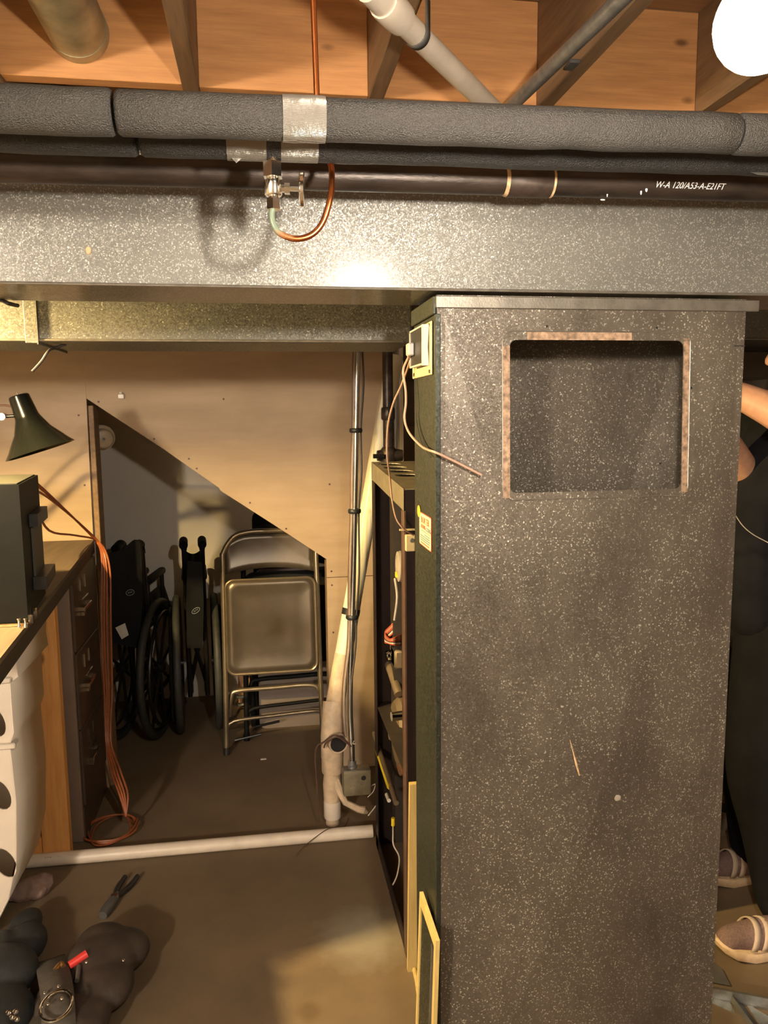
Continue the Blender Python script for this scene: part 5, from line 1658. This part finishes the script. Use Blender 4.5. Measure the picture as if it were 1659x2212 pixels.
def remesh(o, vox, it=4):
    r = o.modifiers.new('remesh', 'REMESH')
    r.mode = 'VOXEL'
    r.voxel_size = vox
    r.use_smooth_shade = True
    s = o.modifiers.new('smooth', 'SMOOTH')
    s.iterations = it
    s.factor = .5


# joints; the person faces -x, left side towards the camera
shL, shR = V((1.43, 1.72, 1.40)), V((1.45, 2.06, 1.40))
fa1, fa0 = atY(1605, 857, 1.70), atY(1659, 882, 1.655)
fdir = (fa1 - fa0).normalized()
elL = fa0 - fdir * .085
wrL = fa1 + fdir * .035
elR = atY(1640, 1078, 1.93)
wrR = atY(1570, 945, 1.83)


def hand(mb, wr, d, up_):
    """Palm with five separate fingers curled round something; d: pointing direction, up_: back of the hand."""
    d = d.normalized()
    up_ = (up_ - d * up_.dot(d)).normalized()
    sdv = d.cross(up_).normalized()
    rotm = Matrix((d, sdv, up_)).transposed().to_4x4()
    mb.ball(wr + d * .050, (.052, .042, .016), 14, 10, rotm)
    mb.tube([wr - d * .02, wr + d * .02], [.026, .028], 12)
    for k, (o_, ln) in enumerate(((-.031, .066), (-.011, .078), (.010, .074), (.029, .058))):
        b0 = wr + d * .085 + sdv * o_
        pts = [b0 - d * .02, b0 + d * ln * .40, b0 + d * ln * .72 - up_ * ln * .26, b0 + d * ln * .80 - up_ * ln * .60]
        limb(mb, pts, [.0095, .0092, .0085, .0072], 10, 3)
    tb_ = wr + d * .025 - sdv * .030
    limb(mb, [tb_, tb_ + d * .022 - sdv * .024 - up_ * .008, tb_ + d * .052 - sdv * .030 - up_ * .020, tb_ + d * .072 - sdv * .024 - up_ * .030], [.013, .0125, .0105, .0085], 10, 3)


body = MB()
HC = V((1.455, 1.89, 1.605))                                      # head centre
body.ball(HC + V((0, 0, .030)), (.098, .077, .092), 24, 16)
body.ball(HC + V((-.022, 0, -.042)), (.070, .060, .075), 20, 14)
body.ball(HC + V((-.050, 0, -.088)), (.030, .032, .024), 14, 10)   # chin
limb(body, [HC + V((-.085, 0, .018)), HC + V((-.103, 0, -.010)), HC + V((-.112, 0, -.026))], [.011, .014, .015], 10, 3)    # nose
body.ball(HC + V((-.090, 0, -.060)), (.010, .024, .006), 10, 8)
body.ball(HC + V((-.090, 0, -.072)), (.011, .021, .007), 10, 8)
for s in (-1, 1):
    body.ball(HC + V((.008, s * .079, -.004)), (.017, .010, .031), 12, 8)
    body.ball(HC + V((-.080, s * .030, .030)), (.016, .026, .008), 10, 8)
limb(body, [HC + V((.015, 0, -.06)), V((1.455, 1.89, 1.46)), V((1.44, 1.89, 1.38))], [.055, .056, .070], 16, 3)
limb(body, [V((1.44, 1.89, 1.36)), V((1.41, 1.885, 1.15)), V((1.39, 1.88, .92))], [.11, .11, .12], 18, 3)
limb(body, [shL, V((1.44, 1.89, 1.39)), shR], [.055, .07, .055], 14, 3)
limb(body, [shL, shL.lerp(elL, .5) + V((.0, 0, -.01)), elL], [.052, .047, .040], 14, 4)
limb(body, [elL, elL.lerp(wrL, .3), wrL], [.041, .043, .028], 14, 4)
limb(body, [shR, shR.lerp(elR, .5), elR], [.052, .047, .040], 14, 4)
limb(body, [elR, elR.lerp(wrR, .35), wrR], [.041, .043, .027], 14, 4)
hand(body, wrL, fdir + V((0, .15, .05)), V((0, -.3, 1)))
hand(body, wrR, (wrR - elR), V((-.4, -.5, .6)))
ankL, ankR = V((1.375, 1.765, .09)), V((1.47, 2.03, .09))
knL, knR = V((1.295, 1.775, .50)), V((1.41, 2.01, .50))
hipL, hipR = V((1.375, 1.80, .92)), V((1.40, 1.975, .92))
for (a_, k_, h_) in ((ankL, knL, hipL), (ankR, knR, hipR)):
    limb(body, [h_, h_.lerp(k_, .5), k_], [.088, .075, .056], 16, 4)
    limb(body, [k_, k_.lerp(a_, .3), a_], [.055, .056, .036], 16, 4)
    limb(body, [a_, a_ + V((-.02, 0, -.035)), a_ + V((-.06, 0, -.052))], [.030, .024, .018], 12, 3)
bo = body.build('body', M['skin'], pt)
remesh(bo, .0052, 3)
for s in (-1, 1):
    eo = MB().ball(HC + V((-.080, s * .031, .012)), .0125, 14, 10).build('eye', M['eye'], pt)
    MB().ball(HC + V((-.0905, s * .031, .012)), (.003, .0055, .0055), 10, 8).build('iris', M['hair'], eo)
hr = MB().ball(HC + V((.014, 0, .046)), (.100, .085, .088), 24, 16).ball(HC + V((.050, 0, -.010)), (.055, .074, .075), 18, 12)
remesh(hr.build('hair', M['hair'], pt), .007, 3)
shirt = MB()
limb(shirt, [V((1.44, 1.89, 1.40)), V((1.395, 1.885, 1.22)), V((1.36, 1.88, 1.05)), V((1.38, 1.885, .90))], [.118, .150, .158, .150], 22, 4)
limb(shirt, [shL, V((1.44, 1.89, 1.41)), shR], [.075, .085, .075], 16, 3)
limb(shirt, [shL, shL.lerp(elL, .45) + V((0, 0, -.012)), shL.lerp(elL, .92)], [.076, .068, .060], 16, 4)
limb(shirt, [shR, shR.lerp(elR, .5), elR, elR.lerp(wrR, .12)], [.076, .066, .056, .050], 16, 4)
limb(shirt, [V((1.30, 1.83, 1.17)), V((1.265, 1.80, 1.05)), V((1.285, 1.80, .92))], [.07, .085, .08], 14, 3)
remesh(shirt.build('shirt', M['black_cloth'], pt), .008, 5)
tr = MB()
for (a_, k_, h_) in ((ankL, knL, hipL), (ankR, knR, hipR)):
    limb(tr, [h_ + V((-.02, 0, .02)), h_.lerp(k_, .5) + V((-.015, 0, 0)), k_ + V((-.0, 0, 0)), k_.lerp(a_, .45) + V((.01, 0, 0)), a_ + V((.012, 0, .018))], [.115, .100, .086, .082, .076], 18, 4)
limb(tr, [V((1.38, 1.885, .98)), V((1.385, 1.885, .86))], [.150, .135], 20, 3)
remesh(tr.build('trousers', M['trouser'], pt), .008, 4)


def make_shoe(toe, heel):
    d = (toe - heel)
    L_ = d.length
    d.normalize()
    s = V((-d.y, d.x, 0))
    def P(u_, v_, z):
        q_ = heel + d * (u_ * L_) + s * v_
        return V((q_.x, q_.y, z))
    up_ = MB()
    limb(up_, [P(.10, 0, .060), P(.35, 0, .058), P(.62, 0, .050), P(.86, 0, .044)], [.038, .041, .041, .034], 18, 4)
    up_.ball(P(.14, 0, .085), (.036, .034, .035), 14, 10)
    up_.ball(P(.88, 0, .040), (.030, .036, .026), 16, 10)
    up_.ball(P(.50, 0, .068), (.05, .034, .030), 16, 10)
    o = up_.build('shoe', M['shoe_knit'], pt)
    remesh(o, .005, 4)
    outl = []
    for u_, v_ in ((0, .012), (.04, .028), (.2, .036), (.45, .036), (.70, .045), (.88, .040), (.97, .022), (1.0, .0), (.97, -.020), (.88, -.036), (.70, -.040), (.45, -.032), (.2, -.033), (.04, -.026), (0, -.012)):
        outl.append((u_, v_))
    vs, fs = [], []
    n = len(outl)
    for lay, (z, sc) in enumerate(((.001, .94), (.010, 1.0), (.024, 1.02), (.028, .98))):
        for (u_, v_) in outl:
            lift = .022 * max(0, (u_ - .68) / .32) ** 2 if u_ > .68 else 0
            q_ = P(.5 + (u_ - .5) * sc, v_ * sc * 1.05, z + lift)
            vs.append(tuple(q_))
    for lay in range(3):
        for i in range(n):
            fs.append((lay * n + i, lay * n + (i + 1) % n, (lay + 1) * n + (i + 1) % n, (lay + 1) * n + i))
    fs.append(tuple(range(n - 1, -1, -1)))
    fs.append(tuple(range(3 * n, 4 * n)))
    MB().faces(vs, fs).build('sole', M['shoe_sole'], o)
    # two pale straps over the instep
    for u0 in (.70, .60):
        vs, fs = [], []
        for i in range(13):
            a = R(-10 + 200 * i / 12)
            for du in (-.030, .030):
                uu = u0 + du - .06 * math.sin(a)
                vs.append(tuple(P(uu, .0465 * math.cos(a), .045 + .052 * math.sin(a))))
        for i in range(12):
            fs.append((2 * i, 2 * i + 1, 2 * i + 3, 2 * i + 2))
        so_ = MB().faces(vs, fs).build('strap', M['shoe_strap'], o, angle=80)
        so_.modifiers.new('thickness', 'SOLIDIFY').thickness = .003
    return o


toeL = atZ(1545, 2048, .02)
make_shoe(V((toeL.x, toeL.y, 0)), V((toeL.x + .285, toeL.y - .02, 0)))
make_shoe(V((1.30, 2.035, 0)), V((1.58, 2.03, 0)))

# ================================================================== right edge: shelf, boxes, can, sheet metal
t = thing('storage_shelf', 'dark steel shelf against the block wall behind the person', 'shelf', (2.2, 3.05, 0))
for (x, yy) in ((1.72, 2.75), (2.75, 2.75), (1.72, 3.35), (2.75, 3.35)):
    MB().box(x - .02, x + .02, yy - .02, yy + .02, 0, 1.75, .002).build('leg', M['grey_steel'], t, smooth=False)
for z in (.30, .86, 1.30, 1.72):
    MB().box(1.70, 2.77, 2.73, 3.37, z, z + .025, .002).build('shelf_board', M['grey_steel'], t, smooth=False)
q_ = atY(1622, 948, 2.75)
q2_ = atY(1600, 1262, 2.75)
t = thing('grey_carton', 'pale grey box with a dark cord on the upper shelf behind the forearm', 'box', (q_.x + .2, 2.9, 1.326))
MB().prism([(q_.x - .01, 1.326), (q_.x + .30, 1.326), (q_.x + .30, 1.57), (q_.x + .10, 1.57), (q_.x + .02, 1.47)], .25, lambda a, b, c: (a, 2.76 + c, b)).build('carton', M['grey_box'], t, smooth=False)
MB().tube([(q_.x - .012, 2.752, 1.345), (q_.x + .05, 2.752, 1.352), (q_.x + .07, 2.752, 1.38), (q_.x + .16, 2.752, 1.385)], .006, 8, smooth=4).build('cord', M['wire_black'], t)
t = thing('green_carton', 'dull green box on the middle shelf behind the person', 'box', (1.86, 2.95, .886))
MB().box(1.745, 2.02, 2.78, 3.1, .886, 1.06, .003).build('carton', M['green_box'], t, smooth=False)
MB().box(1.745, 2.02, 2.776, 2.779, 1.0, 1.012).build('tape_strip', M['grey_box'], t, smooth=False)
tag(MB().tube([atY(1588, 1112, 1.62), atY(1604, 1135, 1.60), atY(1626, 1154, 1.58), atY(1659, 1172, 1.56), atY(1720, 1205, 1.52), atY(1760, 1400, 1.5), V((1.42, 1.45, .005)), V((1.30, 1.25, .005))], .0011, 8, smooth=6).build('thin_cable', M['grey_plastic']),
    'thin pale cable sagging past the person at the right edge', 'cable')
ce = atZ(1578, 1800, 0)
t = thing('steel_canister', 'shiny steel canister with a black strap behind the black trousers', 'canister', (ce.x + .03, ce.y + .05, 0))
MB().lathe((ce.x + .03, ce.y + .06, 0), (0, 0, 1), [(0, .062), (.01, .066), (.30, .066), (.32, .058), (.33, .03)], 28).build('can_body', M['chrome'], t)
MB().lathe((ce.x + .03, ce.y + .06, .07), (0, 0, 1), [(0, .067), (.002, .070), (.03, .070), (.032, .067)], 28).build('strap', M['black_plastic'], t)
tag(MB().tube([atZ(1540, 1836, .005), atZ(1600, 1837, .005), atZ(1700, 1842, .005)], .005, 8).build('floor_cable', M['wire_black']), 'black cable on the floor left of the black trousers', 'cable')
# sheet metal offcuts
t = thing('metal_channel', 'bent grey sheet metal channel on the floor below the shoe', 'sheet metal', (1.2, 1.6, 0))
m0, m1 = atZ(1500, 2128, .03), atZ(1700, 2166, .03)
dd_ = (m1 - m0).normalized()
pp_ = V((-dd_.y, dd_.x, 0))
if pp_.y < 0:
    pp_ = -pp_
def strip(pts4, name, mat, th=.002):
    o = MB().faces([tuple(a) for a in pts4], [(0, 1, 2, 3)]).build(name, mat, t, smooth=False)
    o.modifiers.new('thickness', 'SOLIDIFY').thickness = th
z0_ = V((0, 0, -.029))
strip([m0, m1, m1 + z0_, m0 + z0_], 'upstand', M['conduit'])
strip([m0, m1, m1 + pp_ * .006, m0 + pp_ * .006], 'folded_lip', M['flange'])
strip([m0 + z0_ + V((0, 0, .002)), m1 + z0_ + V((0, 0, .002)), m1 + z0_ + pp_ * .016 + V((0, 0, .002)), m0 + z0_ + pp_ * .016 + V((0, 0, .002))], 'web', M['conduit'])
t = thing('sheet_offcut', 'grey triangular sheet metal offcut beside the foot of the return drop', 'sheet metal', (1.1, 1.66, 0))
strip([atZ(1535, 2075, .003), atZ(1560, 2095, .003), atZ(1578, 2130, .003), atZ(1535, 2122, .003)], 'sheet', M['grey_steel'])
t = thing('angle_bar', 'dark angle bar lying slantwise on the floor at the lower right', 'angle bar', (1.12, 1.5, 0))
b0_, b1_ = atZ(1572, 2152, .004), atZ(1655, 2265, .004)
bd = (b1_ - b0_).normalized()
bn = V((-bd.y, bd.x, 0))
strip([b0_, b1_, b1_ + bn * .02, b0_ + bn * .02], 'flange', M['grey_steel'])
strip([b0_, b1_, b1_ + V((0, 0, .018)), b0_ + V((0, 0, .018))], 'web', M['grey_steel'])
t = thing('sheet_offcut', 'pale sheet metal offcut under the dark angle bar at lower right', 'sheet metal', (1.12, 1.56, 0))
strip([atZ(1535, 2152, .0015), atZ(1570, 2152, .0015), atZ(1590, 2190, .0015), atZ(1535, 2165, .0015)], 'sheet', M['conduit'])
t = thing('sheet_offcut', 'pale metal sliver right of the dark angle bar at the lower right', 'sheet metal', (1.18, 1.53, 0))
strip([atZ(1610, 2166, .0015), atZ(1690, 2212, .0015), atZ(1690, 2235, .0015), atZ(1640, 2212, .0015)], 'sheet', M['conduit'])
